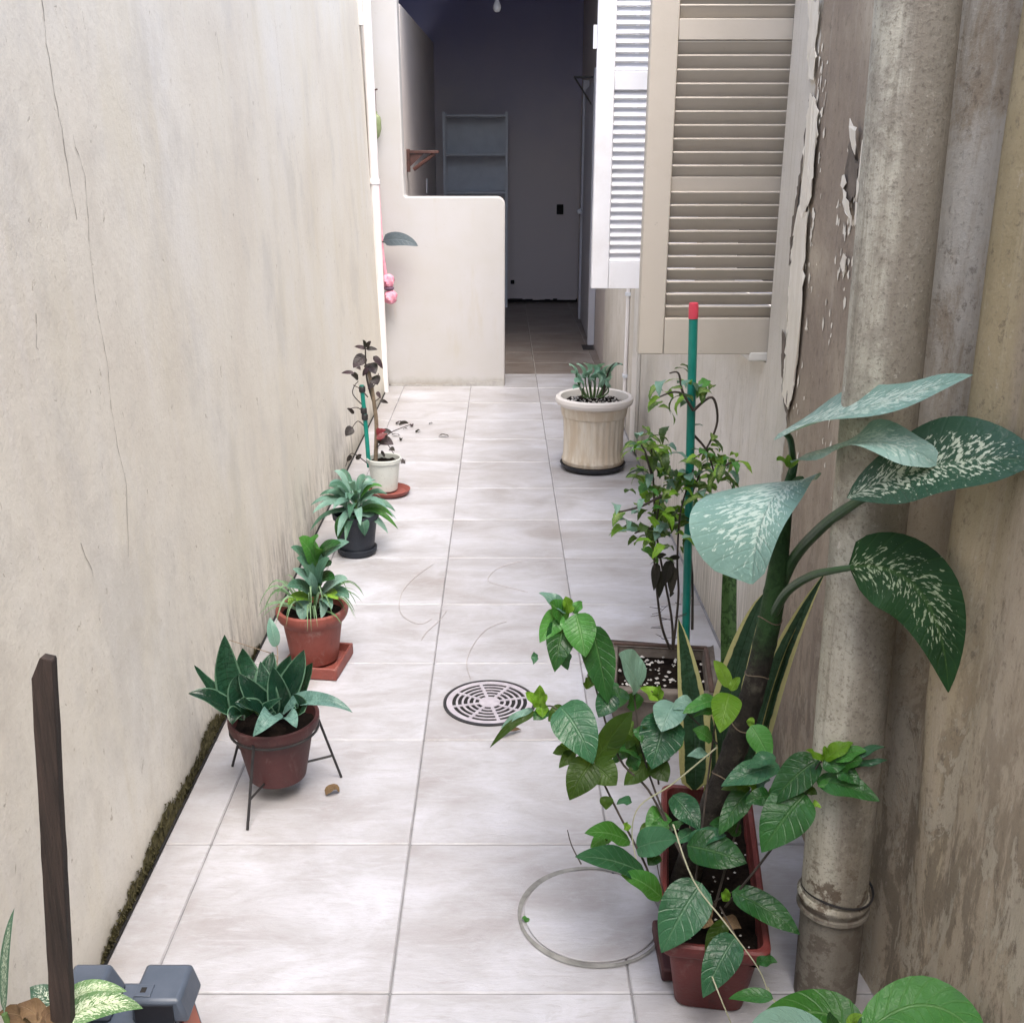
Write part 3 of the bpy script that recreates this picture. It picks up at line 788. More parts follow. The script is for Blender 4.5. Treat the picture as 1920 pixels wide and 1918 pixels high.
# ------------------------------------------------------------------ SHUTTERS (opened square to the wall)
def shutter(name, label, x0, x1, y0, th, mat, tilt, lowz, midz, topz, nlow, odd):
    s = thing(name, label, 'shutter', ((x0 + x1) / 2, y0, lowz[0]), 'louvred shutters of the window')
    ys = (y0, y0 + th); sw = .068
    m = MB(); m.box(x0, x0 + sw, *ys, lowz[0], topz[1]); obj('stile', m, mat, s, bevel=.003)
    m = MB(); m.box(x1 - .045, x1, *ys, lowz[0], topz[1]); obj('stile', m, mat, s, bevel=.003)
    for z0, z1 in (lowz, midz, topz):
        m = MB(); m.box(x0 + sw + .0005, x1 - .0455, y0 + .001, y0 + th - .001, z0, z1); obj('rail', m, mat, s, bevel=.002)
    pitch = (midz[0] - lowz[1]) / nlow
    sl = MB(); sl.box(x0 + sw + .001, x1 - .046, -.019, .019, -.0028, .0028)
    me = sl.mesh('slat', smooth=False); me.materials.append(mat)
    zz = lowz[1] + pitch * .5; k = 0
    while zz < topz[0]:
        if not (midz[0] - .01 < zz < midz[1] + .01):
            r = R.uniform(-.02, .02)
            tl = tilt + r
            if k in odd: tl = radians(82) * (1 if tilt > 0 else -1)
            o = put('slat', me, s, Matrix.Translation((0, y0 + th * .5 + .001, zz)) @ Matrix.Rotation(-tl, 4, 'X'))
            b = o.modifiers.new('bevel', 'BEVEL'); b.width = .0012; b.segments = 1
        zz += pitch; k += 1
        if 0 < zz - midz[0] < pitch * .6: zz = midz[1] + pitch * .5
    return s
bs = shutter('window_shutter', 'beige louvred shutter nearest the viewer, opened out from the right wall', .36, .76, 2.80, .032, M['beige'], radians(52), (.977, 1.072), (1.742, 1.79), (2.42, 2.52), 21, (10,))
ws = shutter('window_shutter', 'white louvred shutter half hidden behind the beige shutter', .352, .76, 4.25, .032, M['white'], radians(-48), (.977, 1.08), (1.707, 1.772), (2.42, 2.52), 20, ())
for (s_, y_, x_) in ((ws, 4.25, .352),):
    m = MB(); m.tube([(x_ - .006, y_ + .02, 1.85), (x_ - .006, y_ + .02, 1.93)], .009, 8); obj('hinge', m, M['white'], s_)

# ------------------------------------------------------------------ PARAPET / PIER and ROOM BEYOND
pw = thing('parapet_wall', 'cream L-shaped pier and chest-high parapet across the end of the yard', 'wall', (-.35, 7.05, 0))
x0, x1, xp, zt = LW + .002, .02, -.624, 1.222
poly = [(x0, 0), (x1, 0), (x1, zt - .05)]
poly += [(x1 - .05 + .05 * cos(a), zt - .05 + .05 * sin(a)) for a in [pi / 2 * k / 8 for k in range(1, 9)]]
poly += [(xp + .02, zt)] + [(xp + .02 - .02 * sin(a), zt + .02 - .02 * cos(a)) for a in [pi / 2 * k / 4 for k in range(1, 5)]]
poly += [(xp - .012, 2.4), (xp - .03, 3.2), (x0 - .12, 3.2)]
m = MB(); m.prism([Vector((a, 7.05, b)) for a, b in poly], (0, .15, 0)); obj('wall_body', m, M['cream2'], pw, bevel=.008, angle=30)
r = random.Random(11); m = MB(); xx = x0 + .02
while xx < x1 - .02:
    h_ = r.uniform(.012, .035) if xx > -.25 else r.uniform(.006, .018); w_ = r.uniform(.03, .09)
    m.box(xx, min(xx + w_, x1 - .004), 7.05 - r.uniform(.003, .009), 7.06, 0, h_); xx += w_ * .9
obj('broken_skirting', m, M['cement'], pw, smooth=False)

br = thing('back_room', 'dim open room at the far end of the yard with taupe walls', 'room', (.05, 9.3, 0))
m = MB(); m.quad((-1.5, 11.4, -.05), (1.3, 11.4, -.05), (1.3, 11.4, 4.2), (-1.5, 11.4, 4.2)); m.box(-1.5, 1.3, 11.402, 11.6, -.05, 4.2); obj('back_wall', m, M['back'], br, smooth=False)
m = MB(); m.prism([Vector((-.632, 7.202, -.05)), Vector((-.675, 11.395, -.05)), Vector((-.675, 11.395, 2.52)), Vector((-.632, 7.202, 2.36))], (-.12, 0, 0)); obj('side_wall', m, M['room'], br, smooth=False)
m = MB(); m.prism([Vector((-1.25, 7.202, 2.0)), Vector((-1.25, 11.395, 2.0)), Vector((-1.25, 11.395, 4.2)), Vector((-1.25, 7.202, 4.2))], (-.1, 0, 0)); obj('upper_wall', m, M['roomblue'], br, smooth=False)
m = MB(); m.prism([Vector((.735, 7.302, -.05)), Vector((.80, 11.395, -.05)), Vector((.80, 11.395, 4.2)), Vector((.735, 7.302, 4.2))], (.2, 0, 0)); obj('side_wall', m, M['room'], br, smooth=False)
m = MB(); m.box(-1.5, 1.3, 7.21, 11.6, 3.1, 3.25); m.box(-1.5, -.77, 7.05, 11.5, 3.0, 3.09); obj('ceiling', m, M['roomblue'], br, smooth=False)
m = MB(); m.box(-.60, .735, 7.06, 7.2, 2.9, 3.25); obj('lintel', m, M['cream2'], br, smooth=False)
m = MB(); m.box(-1.34, -.90, 7.06, 7.19, 1.6, 3.2); obj('end_wall', m, M['cream2'], br, smooth=False)
# grey door on the right of the room
def on_r(Y): return .735 + .065 * (Y - 7.3) / 4.1
m = MB(); Y0, Y1 = 8.75, 10.1
m.prism([Vector((on_r(Y0) - .004, Y0, 0)), Vector((on_r(Y1) - .004, Y1, 0)), Vector((on_r(Y1) - .004, Y1, 2.02)), Vector((on_r(Y0) - .004, Y0, 2.02))], (-.035, 0, 0))
dr = obj('door', m, M['door'], br, smooth=False, bevel=.004)
m = MB()
for (ya, yb) in ((8.66, 8.745), (10.105, 10.19)):
    m.prism([Vector((on_r(ya) - .002, ya, 0)), Vector((on_r(yb) - .002, yb, 0)), Vector((on_r(yb) - .002, yb, 2.1)), Vector((on_r(ya) - .002, ya, 2.1))], (-.055, 0, 0))
obj('frame', m, M['door'], dr, smooth=False, bevel=.004)
m = MB(); q = Vector((on_r(9.95) - .075, 9.95, .99)); m.lathe([(.002, -.024), (.018, -.018), (.026, 0), (.018, .018), (.002, .024)], q, 16); obj('door_knob', m, M['glass'], dr)
m = MB(); m.box(.58, .74, 9.2, 9.24, 2.06, 2.075); m.tube([(.59, 9.22, 2.06), (.73, 9.22, 1.86)], .007, 6); obj('wall_bracket', m, M['iron'], br)
for (px, py, w_, h_, nm) in ((1050, 393, .035, .05, 'socket'), (961, 529, .02, .02, 'socket')):
    q = at(px, py, 11.395); m = MB(); m.box(q.x - w_, q.x + w_, 11.38, 11.399, q.z - h_, q.z + h_); obj(nm, m, M['dark'], br, bevel=.006)
q = atX(800, 349, -.655); m = MB(); m.box(-.668, -.645, q.y - .06, q.y + .06, q.z - .06, q.z + .06); obj('light_switch', m, M['white'], br, bevel=.004)
r = random.Random(5); m = MB(); xx = .02
while xx < .8:
    w_ = r.uniform(.03, .08); m.box(xx, xx + w_, 11.385, 11.399, -.02, r.uniform(.012, .03)); xx += w_
obj('skirting', m, M['dark'], br, smooth=False)

# shelf bracket, shelving rack, bulb
q = at(770, 283, 7.45)
sb = thing('shelf_bracket', 'dark red wooden shelf bracket fixed to the room wall above the parapet', 'bracket', q)
m = MB(); m.box(-.634, -.612, 7.43, 7.47, q.z - .135, q.z + .01); obj('wall_plate', m, M['rail_wood'], sb, bevel=.003)
m = MB(); m.box(-.611, -.42, 7.43, 7.47, q.z - .018, q.z + .002); obj('arm', m, M['rail_wood'], sb, bevel=.003)
m = MB(); m.tube([(-.59, 7.45, q.z - .12), (-.45, 7.45, q.z - .02)], .013, 6); obj('brace', m, M['rail_wood'], sb)
m = MB(); m.prism([Vector((-.611, 7.44, q.z - .019)), Vector((-.611, 7.44, q.z - .10)), Vector((-.52, 7.44, q.z - .019))], (0, .02, 0)); obj('web', m, M['rail_wood'], sb)
sh = thing('shelf_rack', 'tall grey metal shelf rack standing against the back wall', 'shelf', (-.255, 11.15, 0))
for X in (-.565, .045):
    for Y in (10.98, 11.33):
        m = MB(); m.box(X - .012, X + .012, Y - .012, Y + .012, -.008, 1.87); obj('post', m, M['steel'], sh)
for zz in (.25, .72, 1.12, 1.48, 1.84):
    m = MB(); m.box(-.552, .032, 10.985, 11.325, zz - .014, zz + .006); obj('shelf', m, M['steel'], sh, bevel=.003)
m = MB(); m.box(-.552, .032, 11.344, 11.349, .25, 1.85); obj('back_panel', m, M['steel'], sh)
q = at(932, 10, 8.6)
lb = thing('light_bulb', 'bare unlit light bulb hanging from the ceiling of the dim room', 'bulb', q)
m = MB(); m.lathe([(.002, -.05), (.018, -.046), (.029, -.028), (.030, -.008), (.020, .018), (.014, .032)], q, 20); obj('glass', m, M['glass'], lb)
m = MB(); m.lathe([(.015, .032), (.018, .036), (.018, .075), (.006, .08)], q, 16); obj('socket', m, M['white'], lb)
m = MB(); m.tube([q + Vector((0, 0, .08)), (q.x, q.y, 3.1)], .004, 6); obj('cord', m, M['iron'], lb)

# ------------------------------------------------------------------ white downpipe and what hangs behind it
wp = thing('downpipe', 'slim white plastic downpipe in the far left corner', 'pipe', (-.735, 6.86, 0))
b_ = at(722, 752, 6.86); t_ = at(686, 0, 6.86); d = (t_ - b_) / (t_.z - b_.z)
P0 = b_ - d * b_.z; P1 = b_ + d * (3.2 - b_.z)
m = MB(); m.tube([P0, b_, P1], .028, 20); obj('tube', m, M['pvc'], wp)
cz = at(698, 341, 6.86); m = MB(); m.lathe([(.029, -.016), (.034, -.014), (.034, .014), (.029, .016)], b_ + d * (cz.z - b_.z), 20); m.box(LW, cz.x - .02, 6.85, 6.88, cz.z - .012, cz.z + .012); obj('clamp', m, M['pvc'], wp)
ez = at(684, 48, 6.86); e_ = b_ + d * (ez.z - b_.z); m = MB(); m.tube([e_ + Vector((-.035, .01, 0)), e_ + Vector((-.035, .01, 0)) + d * 1.0], .027, 16); obj('sleeve', m, M['pvc'], wp)

hc = thing('hanging_strap', 'pink cloth strap with a gathered tassel hanging behind the white downpipe', 'strap', at(712, 330, 6.98))
m = MB(); m.tube([at(708, 332, 6.96), at(712, 400, 6.96), at(717, 470, 6.96), at(724, 525, 6.96)], [.009, .010, .010, .012], 8); obj('strap', m, M['pink'], hc)
def lump(c, rx, rz, seed):
    r = random.Random(seed); m = MB()
    prof = [(rx * sin(pi * k / 8) + .002, -rz * cos(pi * k / 8)) for k in range(9)]
    m.lathe(prof, c, 18, lambda a, z, j: 1 + .18 * sin(a * 5 + j * 1.3) + r.uniform(-.08, .08)); return m
obj('bow', lump(at(728, 527, 6.95), .036, .045, 1), M['pink'], hc)
m = MB(); m.lathe([(.02, -.012), (.034, -.004), (.034, .006), (.02, .014)], at(729, 541, 6.95), 14); obj('band', m, M['plum'], hc)
obj('tassel', lump(at(732, 557, 6.95), .040, .046, 2), M['pink'], hc)
hb = thing('hanging_bottle', 'pale green bottle hung by a cord from a hook on the cream pier', 'bottle', at(706, 235, 6.99))
m = MB(); m.lathe([(.003, -.075), (.018, -.06), (.030, -.02), (.030, .035), (.026, .055), (.008, .07), (.007, .085)], at(706, 237, 6.99), 18); obj('glass', m, M['olive'], hb)
m = MB(); m.tube([at(705, 212, 6.99), at(703, 168, 7.03)], .003, 6); m.tube([at(700, 170, 7.03), at(707, 168, 7.0)], .005, 6); obj('hook', m, M['rail_wood'], hb)
rl = thing('rubber_leaf', 'slate grey leaf poking out from behind the white downpipe', 'leaf', at(722, 455, 6.93))
m = MB(); m.tube([at(712, 452, 6.95), at(722, 455, 6.95), at(730, 455, 6.95)], .004, 6); obj('stem', m, M['stem_dk'], rl)
leaf(rl, [(718, 452, 6.95), (752, 449, 6.90), (784, 462, 6.88)], 26, M['slate_leaf'], n=(0, .9, .15), fold=.05, a=.35, b=.75)

# ------------------------------------------------------------------ POTS
def round_pot(name, label, c, prof, mat, soil_z, soil_r, n=48, rfun=None, parts=None):
    p = thing(name, label, 'pot', c)
    m = MB(); m.lathe(prof, c, n, rfun); m.disc(Vector(c) + Vector((0, 0, prof[0][1])), prof[0][0], n); obj('pot_body', m, mat, p, angle=28)
    m = MB(); k = 24; r = random.Random(len(name) + int(c[1] * 50))
    ctr = Vector((c[0], c[1], c[2] + soil_z + .008)); rr = [[soil_r * q / 5 for q in range(6)]]
    grid = [[ctr + Vector((soil_r * q / 5 * cos(2 * pi * a / k), soil_r * q / 5 * sin(2 * pi * a / k), r.uniform(-.006, .006) - .006 * q / 5)) for a in range(k)] for q in range(1, 6)]
    b0 = len(m.v); m.v.append(ctr)
    for g_ in grid: m.v += g_
    for a in range(k): m.f.append((0, 1 + a, 1 + (a + 1) % k))
    for q in range(4):
        for a in range(k): m.f.append((1 + q * k + a, 1 + q * k + (a + 1) % k, 1 + (q + 1) * k + (a + 1) % k, 1 + (q + 1) * k + a))
    obj('soil', m, M['soil'], p, angle=80)
    return p

# pot 1: brown pot in a wire stand
p1 = Vector((-.545, 2.245, .048))
round_pot('flower_pot', 'brown plastic pot held up in a black wire stand', p1, [(.062, 0), (.068, .004), (.082, .075), (.093, .135), (.094, .138), (.105, .140), (.108, .150), (.108, .163), (.104, .166), (.099, .163), (.094, .138), (.085, .10)], M['terra_dk'], .135, .095)
st = thing('plant_stand', 'black wire plant stand on splayed legs round the brown pot', 'plant stand', (p1.x, p1.y, 0))
m = MB(); zr = p1.z + .132; m.tube([(p1.x + .104 * cos(a), p1.y + .104 * sin(a), zr) for a in [2 * pi * k / 36 for k in range(37)]], .0032, 6, False); obj('hoop', m, M['iron'], st)
for (fx, fy) in ((464, 1557), (640, 1458), (436, 1437)):
    f_ = gnd(fx, fy); dd = Vector((f_.x - p1.x, f_.y - p1.y, 0)).normalized()
    tp = Vector((p1.x, p1.y, zr)) + dd * .106
    m = MB(); m.tube([tp + Vector((0, 0, .012)), tp, f_ + Vector((0, 0, .002))], .0034, 6); obj('leg', m, M['iron'], st)
    lo = tp.lerp(f_, .62); m = MB(); m.tube([lo, Vector((p1.x, p1.y, lo.z - .004))], .003, 6); obj('brace', m, M['iron'], st)
m = MB(); m.disc((p1.x, p1.y, .044), .05, 20); m.lathe([(.05, .044), (.05, .047)], (p1.x, p1.y, 0), 20); obj('plate', m, M['iron'], st)

# pot 2: terracotta on square saucer
p2 = Vector((-.572, 2.935, .022))
round_pot('flower_pot', 'terracotta coloured pot with a rolled rim on a square saucer', p2, [(.068, 0), (.072, .004), (.078, .05), (.088, .12), (.090, .125), (.100, .135), (.106, .146), (.109, .158), (.107, .168), (.100, .172), (.094, .168), (.09, .14), (.085, .10)], M['terra'], .142, .09)
sc_ = thing('square_saucer', 'square terracotta saucer turned askew under the rolled-rim pot', 'saucer', (p2.x + .02, p2.y, 0))
Mr = Matrix.Translation((p2.x + .010, p2.y - .014, 0)) @ Matrix.Rotation(radians(-8), 4, 'Z') @ Matrix.Diagonal((.80, .86, 1.1, 1))
m = MB(); m.box(-.098, .098, -.098, .098, .002, .014, Mr); obj('base', m, M['terra'], sc_, bevel=.006)
for (a, b, c_, d_) in ((-.108, .108, -.108, -.0985), (-.108, .108, .0985, .108), (-.108, -.0985, -.098, .098), (.0985, .108, -.098, .098)):
    m = MB(); m.box(a, b, c_, d_, .002, .036, Mr); obj('rim', m, M['terra'], sc_, bevel=.003)

# pot 3: navy pot + saucer
p3 = Vector((-.566, 3.89, .016))
round_pot('flower_pot', 'dark navy plastic pot on a matching saucer by the left wall', p3, [(.062, 0), (.066, .004), (.074, .07), (.082, .128), (.083, .13), (.089, .132), (.091, .150), (.090, .153), (.085, .152), (.08, .12)], M['navy'], .125, .082)
s3 = thing('round_saucer', 'dark navy saucer under the navy plastic pot', 'saucer', (p3.x, p3.y, 0))
m = MB(); m.disc((p3.x, p3.y, .003), .07, 40); m.lathe([(.07, .003), (.076, .012), (.078, .028), (.074, .030), (.069, .028), (.066, .014), (.03, .0125)], (p3.x, p3.y, 0), 40); obj('dish', m, M['navy'], s3)

# pot 4: pale pot + terracotta saucer
p4 = Vector((-.538, 4.66, .02))
round_pot('flower_pot', 'small pale grey-white pot furthest along the left wall', p4, [(.055, 0), (.058, .004), (.066, .08), (.072, .13), (.077, .133), (.079, .150), (.076, .153), (.072, .150), (.07, .12)], M['mint'], .128, .07)
s4 = thing('round_saucer', 'terracotta saucer under the small pale pot', 'saucer', (p4.x, p4.y, 0))
m = MB(); c4 = (p4.x + .022, p4.y - .01, 0); m.disc((c4[0], c4[1], .003), .078, 40); m.lathe([(.078, .003), (.09, .012), (.096, .026), (.092, .028), (.086, .022), (.075, .014), (.02, .0135)], c4, 40); obj('dish', m, M['terra'], s4)

# pot 5: fluted urn on the right
p5 = Vector((.452, 5.085, .03))
def flute(a, z, j):
    return 1 - (.022 * (.5 + .5 * cos(a * 30)) if 2 <= j <= 7 else 0)
round_pot('fluted_pot', 'large beige fluted pot with a thick pale rim on the right', p5, [(.140, 0), (.152, .004), (.156, .022), (.150, .034), (.147, .06), (.147, .15), (.150, .215), (.152, .235), (.158, .242), (.162, .262), (.164, .285), (.170, .292), (.184, .300), (.190, .315), (.188, .330), (.178, .338), (.165, .334), (.158, .30), (.150, .25)], M['urn'], .30, .155, 180, flute)
s5 = thing('round_saucer', 'black saucer under the large fluted pot', 'saucer', (p5.x, p5.y, 0))
m = MB(); m.disc((p5.x, p5.y, .003), .13, 48); m.lathe([(.13, .003), (.155, .012), (.163, .030), (.158, .032), (.150, .026), (.05, .026)], (p5.x, p5.y, 0), 48); obj('dish', m, M['plastic_dk'], s5)
def pebbles(parent, pts, smin, smax, seed):
    r = random.Random(seed); m = MB()
    for c in pts:
        s_ = r.uniform(smin, smax); b0 = len(m.v)
        vs = [Vector((r.uniform(.6, 1.2), 0, r.uniform(-.2, .2))), Vector((r.uniform(-.2, .2), r.uniform(.5, 1.1), .1)), Vector((-r.uniform(.6, 1.2), 0, 0)), Vector((0, -r.uniform(.5, 1.1), .1)), Vector((0, 0, r.uniform(.5, .9))), Vector((0, 0, -.5))]
        Rm = Matrix.Rotation(r.uniform(0, 6), 3, 'Z')
        m.v += [Rm @ v * s_ + Vector(c) for v in vs]
        for i in range(4): m.f.append((b0 + i, b0 + (i + 1) % 4, b0 + 4)); m.f.append((b0 + (i + 1) % 4, b0 + i, b0 + 5))
    obj('pebbles', m, M['pebble'], parent, kind='stuff', angle=60)
r = random.Random(2)
urn = [o for o in COL.objects if o.name == 'fluted_pot'][0]
pebbles(urn, [(p5.x + q * cos(a), p5.y + q * sin(a), p5.z + .307) for q, a in [(.15 * sqrt(r.random()), r.uniform(0, 6.28)) for _ in range(170)]], .004, .010, 4)

# pot 6: square stone planter behind the trough
sq = thing('square_planter', 'square weathered brown planter with pebbly soil behind the red trough', 'planter', (.425, 2.55, 0))
Mr = Matrix.Translation((.425, 2.55, 0)) @ Matrix.Rotation(radians(-7), 4, 'Z')
def frust(w0, w1, z0, z1, th):
    m = MB(); ring = []
    for (w_, z_) in ((w0 - .02, z0), (w0, z0 + .02), (w1, z1 - .03), (w1 + .008, z1 - .028), (w1 + .008, z1), (w1 - th, z1), (w1 - th - .005, z1 - .05)):
        ring.append([Mr @ Vector((sx * w_, sy * w_, z_)) for sx, sy in ((-1, -1), (1, -1), (1, 1), (-1, 1))])
    for i in range(len(ring) - 1):
        for k in range(4): m.quad(ring[i][k], ring[i][(k + 1) % 4], ring[i + 1][(k + 1) % 4], ring[i + 1][k])
    m.quad(*ring[0]); return m
m = frust(.105, .135, .0, .185, .018)
bm = bmesh.new(); me = m.mesh('planter_body', False); bm.from_mesh(me); bmesh.ops.remove_doubles(bm, verts=bm.verts, dist=1e-5); bm.to_mesh(me); bm.free()
obj('planter_body', me, M['stone'], sq, bevel=.008)
m = MB(); m.quad(*[Mr @ Vector((sx * .116, sy * .116, .155)) for sx, sy in ((-1, -1), (1, -1), (1, 1), (-1, 1))]); obj('soil', m, M['soil'], sq)
m = MB(); m.box(-.128, .128, .1185, .131, .175, .192, Mr); m.box(.1185, .131, -.13, .118, .175, .192, Mr); obj('lip', m, M['wbrown'], sq, bevel=.003)
pebbles(sq, [Mr @ Vector((r.uniform(-.112, .112), r.uniform(-.112, .112), .160)) for _ in range(110)], .003, .008, 5)

# trough
tr = thing('planter_trough', 'long red-brown plastic trough of dark soil beside the drain pipe', 'planter', (.41, 1.76, 0))
Mt = Matrix.Translation((.408, 1.752, 0)) @ Matrix.Rotation(radians(-8.5), 4, 'Z')
def trough():
    m = MB(); ring = []
    for (hx, hy, z_) in ((.058, .205, .0), (.062, .21, .006), (.080, .236, .145), (.092, .250, .146), (.096, .254, .152), (.096, .254, .170), (.092, .250, .174), (.084, .242, .172), (.078, .234, .12)):
        pts = []
        rad = .022
        for (sx, sy, a0) in ((1, 1, 0), (-1, 1, 90), (-1, -1, 180), (1, -1, 270)):
            for k in range(5):
                a = radians(a0 + 90 * k / 4)
                pts.append(Mt @ Vector((sx * (hx - rad) + rad * cos(a), sy * (hy - rad) + rad * sin(a), z_)))
        ring.append(pts)
    n = len(ring[0]); b = 0
    for rg in ring: m.v += rg
    for i in range(len(ring) - 1):
        for k in range(n): m.f.append((i * n + k, i * n + (k + 1) % n, (i + 1) * n + (k + 1) % n, (i + 1) * n + k))
    m.f.append(tuple(range(n)))
    return m
obj('trough_body', trough(), M['trough'], tr, angle=40)
m = MB(); r = random.Random(9); nx, ny = 8, 22
for i in range(nx + 1):
    for j in range(ny + 1): m.v.append(Mt @ Vector((-.079 + .158 * i / nx, -.235 + .47 * j / ny, .135 + r.uniform(-.008, .008))))
for i in range(nx):
    for j in range(ny): a = i * (ny + 1) + j; m.f.append((a, a + 1, a + ny + 2, a + ny + 1))
obj('soil', m, M['soil'], tr, angle=80)
pebbles(tr, [Mt @ Vector((r.uniform(-.074, .074), r.uniform(-.22, .22), .142)) for _ in range(60)], .002, .0045, 6)
bt = thing('base_tile', 'glossy brown glazed block wedged under the left side of the trough', 'block', gnd(1265, 1848))
q = gnd(1262, 1842); m = MB(); m.box(q.x - .022, q.x + .05, q.y - .0, q.y + .14, .001, .03); obj('block', m, M['terra_dk'], bt, bevel=.005)

# foreground pot right, foreground pot left (mostly below the frame)
p7 = Vector((.53, 1.19, 0))
round_pot('flower_pot', 'terracotta pot at the lower right corner below the broad green leaves', p7, [(.06, 0), (.064, .004), (.08, .14), (.09, .142), (.092, .165), (.086, .168), (.08, .13)], M['terra'], .14, .078)
p8 = Vector((-.60, 1.09, 0))
round_pot('flower_pot', 'terracotta pot at the lower left corner with the wooden stake', p8, [(.07, 0), (.074, .004), (.092, .22), (.103, .222), (.105, .25), (.098, .252), (.09, .2)], M['terra'], .225, .088)

# ------------------------------------------------------------------ PLANTS
def plant(name, label, c): return thing(name, label, 'plant', c)
def stem(parent, pts, r0, r1=None, mat='stem_dk', name='stem', n=7):
    P = [at(*p) if not isinstance(p, Vector) else p for p in pts]
    # smooth the polyline
    Q = []
    for i in range(len(P) - 1):
        p0, p1, p2, p3_ = P[max(i - 1, 0)], P[i], P[i + 1], P[min(i + 2, len(P) - 1)]
        for k in range(5):
            u = k / 5
            Q.append(.5 * ((2 * p1) + (p2 - p0) * u + (2 * p0 - 5 * p1 + 4 * p2 - p3_) * u * u + (3 * p1 - p0 - 3 * p2 + p3_) * u ** 3))
    Q.append(P[-1])
    r1 = r0 if r1 is None else r1
    m = MB(); m.tube(Q, [r0 + (r1 - r0) * i / (len(Q) - 1) for i in range(len(Q))], n); return obj(name, m, M[mat], parent)

# bird's-nest snake plant
a_ = plant('snake_plant', 'low rosette of broad dark green snake plant leaves in the wire stand', p1 + Vector((0, 0, .14)))
def nl(b, mid, t_, wpx, mat='nest', n=(0, .8, .45), **k):
    wpx *= .9
    leaf(a_, [b, mid, t_], wpx, M[mat], n=n, a=k.pop('a', .42), b=k.pop('b', .85), fold=k.pop('fold', .38), ruf=k.pop('ruf', .004), nu=14, **k)
Yc = 2.22
nl((440, 1330, Yc + .02), (425, 1262, Yc + .02), (421, 1190, Yc + .03), 58, n=(.15, .9, .2))
nl((425, 1325, Yc), (392, 1285, Yc), (364, 1247, Yc), 26, n=(.5, .7, .3))
nl((450, 1345, Yc - .03), (400, 1312, Yc - .06), (353, 1300, Yc - .07), 46, n=(0, .6, .8))
nl((480, 1325, Yc + .05), (462, 1270, Yc + .09), (455, 1215, Yc + .11), 62, n=(.2, .8, .4))
nl((495, 1320, Yc + .05), (500, 1270, Yc + .08), (512, 1222, Yc + .12), 52, n=(0, .8, .4))
nl((510, 1325, Yc + .04), (525, 1280, Yc + .05), (545, 1228, Yc + .07), 56, n=(-.1, .9, .3))
nl((520, 1330, Yc + .02), (548, 1280, Yc + .02), (570, 1218, Yc + .05), 62, n=(-.2, .8, .4))
nl((535, 1330, Yc + .02), (562, 1290, Yc + .03), (586, 1242, Yc + .03), 58, n=(-.3, .8, .3))
nl((470, 1340, Yc), (450, 1300, Yc - .02), (447, 1265, Yc - .03), 66, n=(0, .9, .4))
nl((515, 1345, Yc - .02), (478, 1305, Yc - .04), (448, 1262, Yc - .03), 52, n=(-.2, .7, .6))
nl((500, 1340, Yc - .01), (498, 1300, Yc - .02), (488, 1240, Yc + .01), 56, n=(0, .9, .3))
nl((530, 1335, Yc - .01), (520, 1295, Yc - .02), (512, 1250, Yc - .01), 50, n=(0, .9, .3))
nl((530, 1338, Yc - .02), (590, 1312, Yc - .05), (661, 1336, Yc - .07), 42, 'nest_pale', n=(0, .5, .85))
nl((500, 1350, Yc - .05), (470, 1325, Yc - .08), (440, 1318, Yc - .09), 40, n=(0, .6, .8))
nl((510, 1345, Yc - .07), (505, 1345, Yc - .11), (474, 1381, Yc - .14), 46, 'nest_pale', n=(.1, .8, .5))
nl((535, 1345, Yc - .07), (545, 1345, Yc - .10), (556, 1364, Yc - .12), 34, 'nest_pale', n=(0, .7, .6))
nl((455, 1345, Yc - .06), (440, 1340, Yc - .09), (436, 1358, Yc - .11), 36, n=(0, .7, .6))
nl((490, 1345, Yc - .06), (465, 1325, Yc - .10), (447, 1316, Yc - .12), 44, n=(0, .6, .8))
nl((540, 1345, Yc - .03), (565, 1325, Yc - .06), (548, 1300, Yc - .07), 30, n=(0, .7, .6))
nl((520, 1345, Yc - .03), (500, 1330, Yc - .05), (530, 1308, Yc - .06), 30, n=(0, .7, .6))
stem(a_, [(500, 1330, 2.3), (505, 1270, 2.38), (520, 1235, 2.45), (508, 1225, 2.5), (500, 1222, 2.5), (430, 1200, 2.55)], .0016, .001, 'twig')
leaf(a_, [(519, 1213, 2.5), (511, 1185, 2.5), (506, 1157, 2.52)], 24, M['lily_pale'], n=(.3, .8, .2))
stem(a_, [(519, 1255, 2.45), (521, 1230, 2.48), (519, 1210, 2.5)], .0014, .0012, 'twig')

# potted spathe-like plant with thin blades (terracotta)
b2 = plant('leafy_plant', 'broad-leaved seedling with thin arching grass blades in the terracotta pot', p2 + Vector((0, 0, .15)))
Yb = 2.93
stem(b2, [(590, 1135, Yb), (592, 1080, Yb), (594, 1045, Yb)], .004, .003, 'stem_gr')
for (bx, by, mx, my, tx, ty, w_, mt) in ((594, 1060, 580, 1030, 560, 1008, 40, 'shrub_bright'), (594, 1055, 590, 1022, 597, 1006, 30, 'shrub_bright'), (596, 1055, 618, 1030, 655, 1016, 30, 'lily_pale'), (604, 1045, 610, 1025, 640, 1018, 26, 'shrub'),
        (592, 1070, 570, 1040, 545, 1026, 24, 'lily'), (595, 1090, 608, 1066, 620, 1060, 34, 'shrub_teal'), (598, 1110, 606, 1085, 628, 1085, 34, 'shrub'), (590, 1105, 575, 1080, 560, 1075, 26, 'shrub_teal'),
        (585, 1130, 570, 1135, 568, 1165, 30, 'lily_pale'), (598, 1125, 608, 1130, 602, 1160, 18, 'lily_pale'), (610, 1120, 618, 1100, 640, 1095, 22, 'lily')):
    leaf(b2, [(bx, by, Yb), (mx, my, Yb - .03), (tx, ty, Yb - .06)], w_, M[mt], a=.6, b=.7, nu=10)
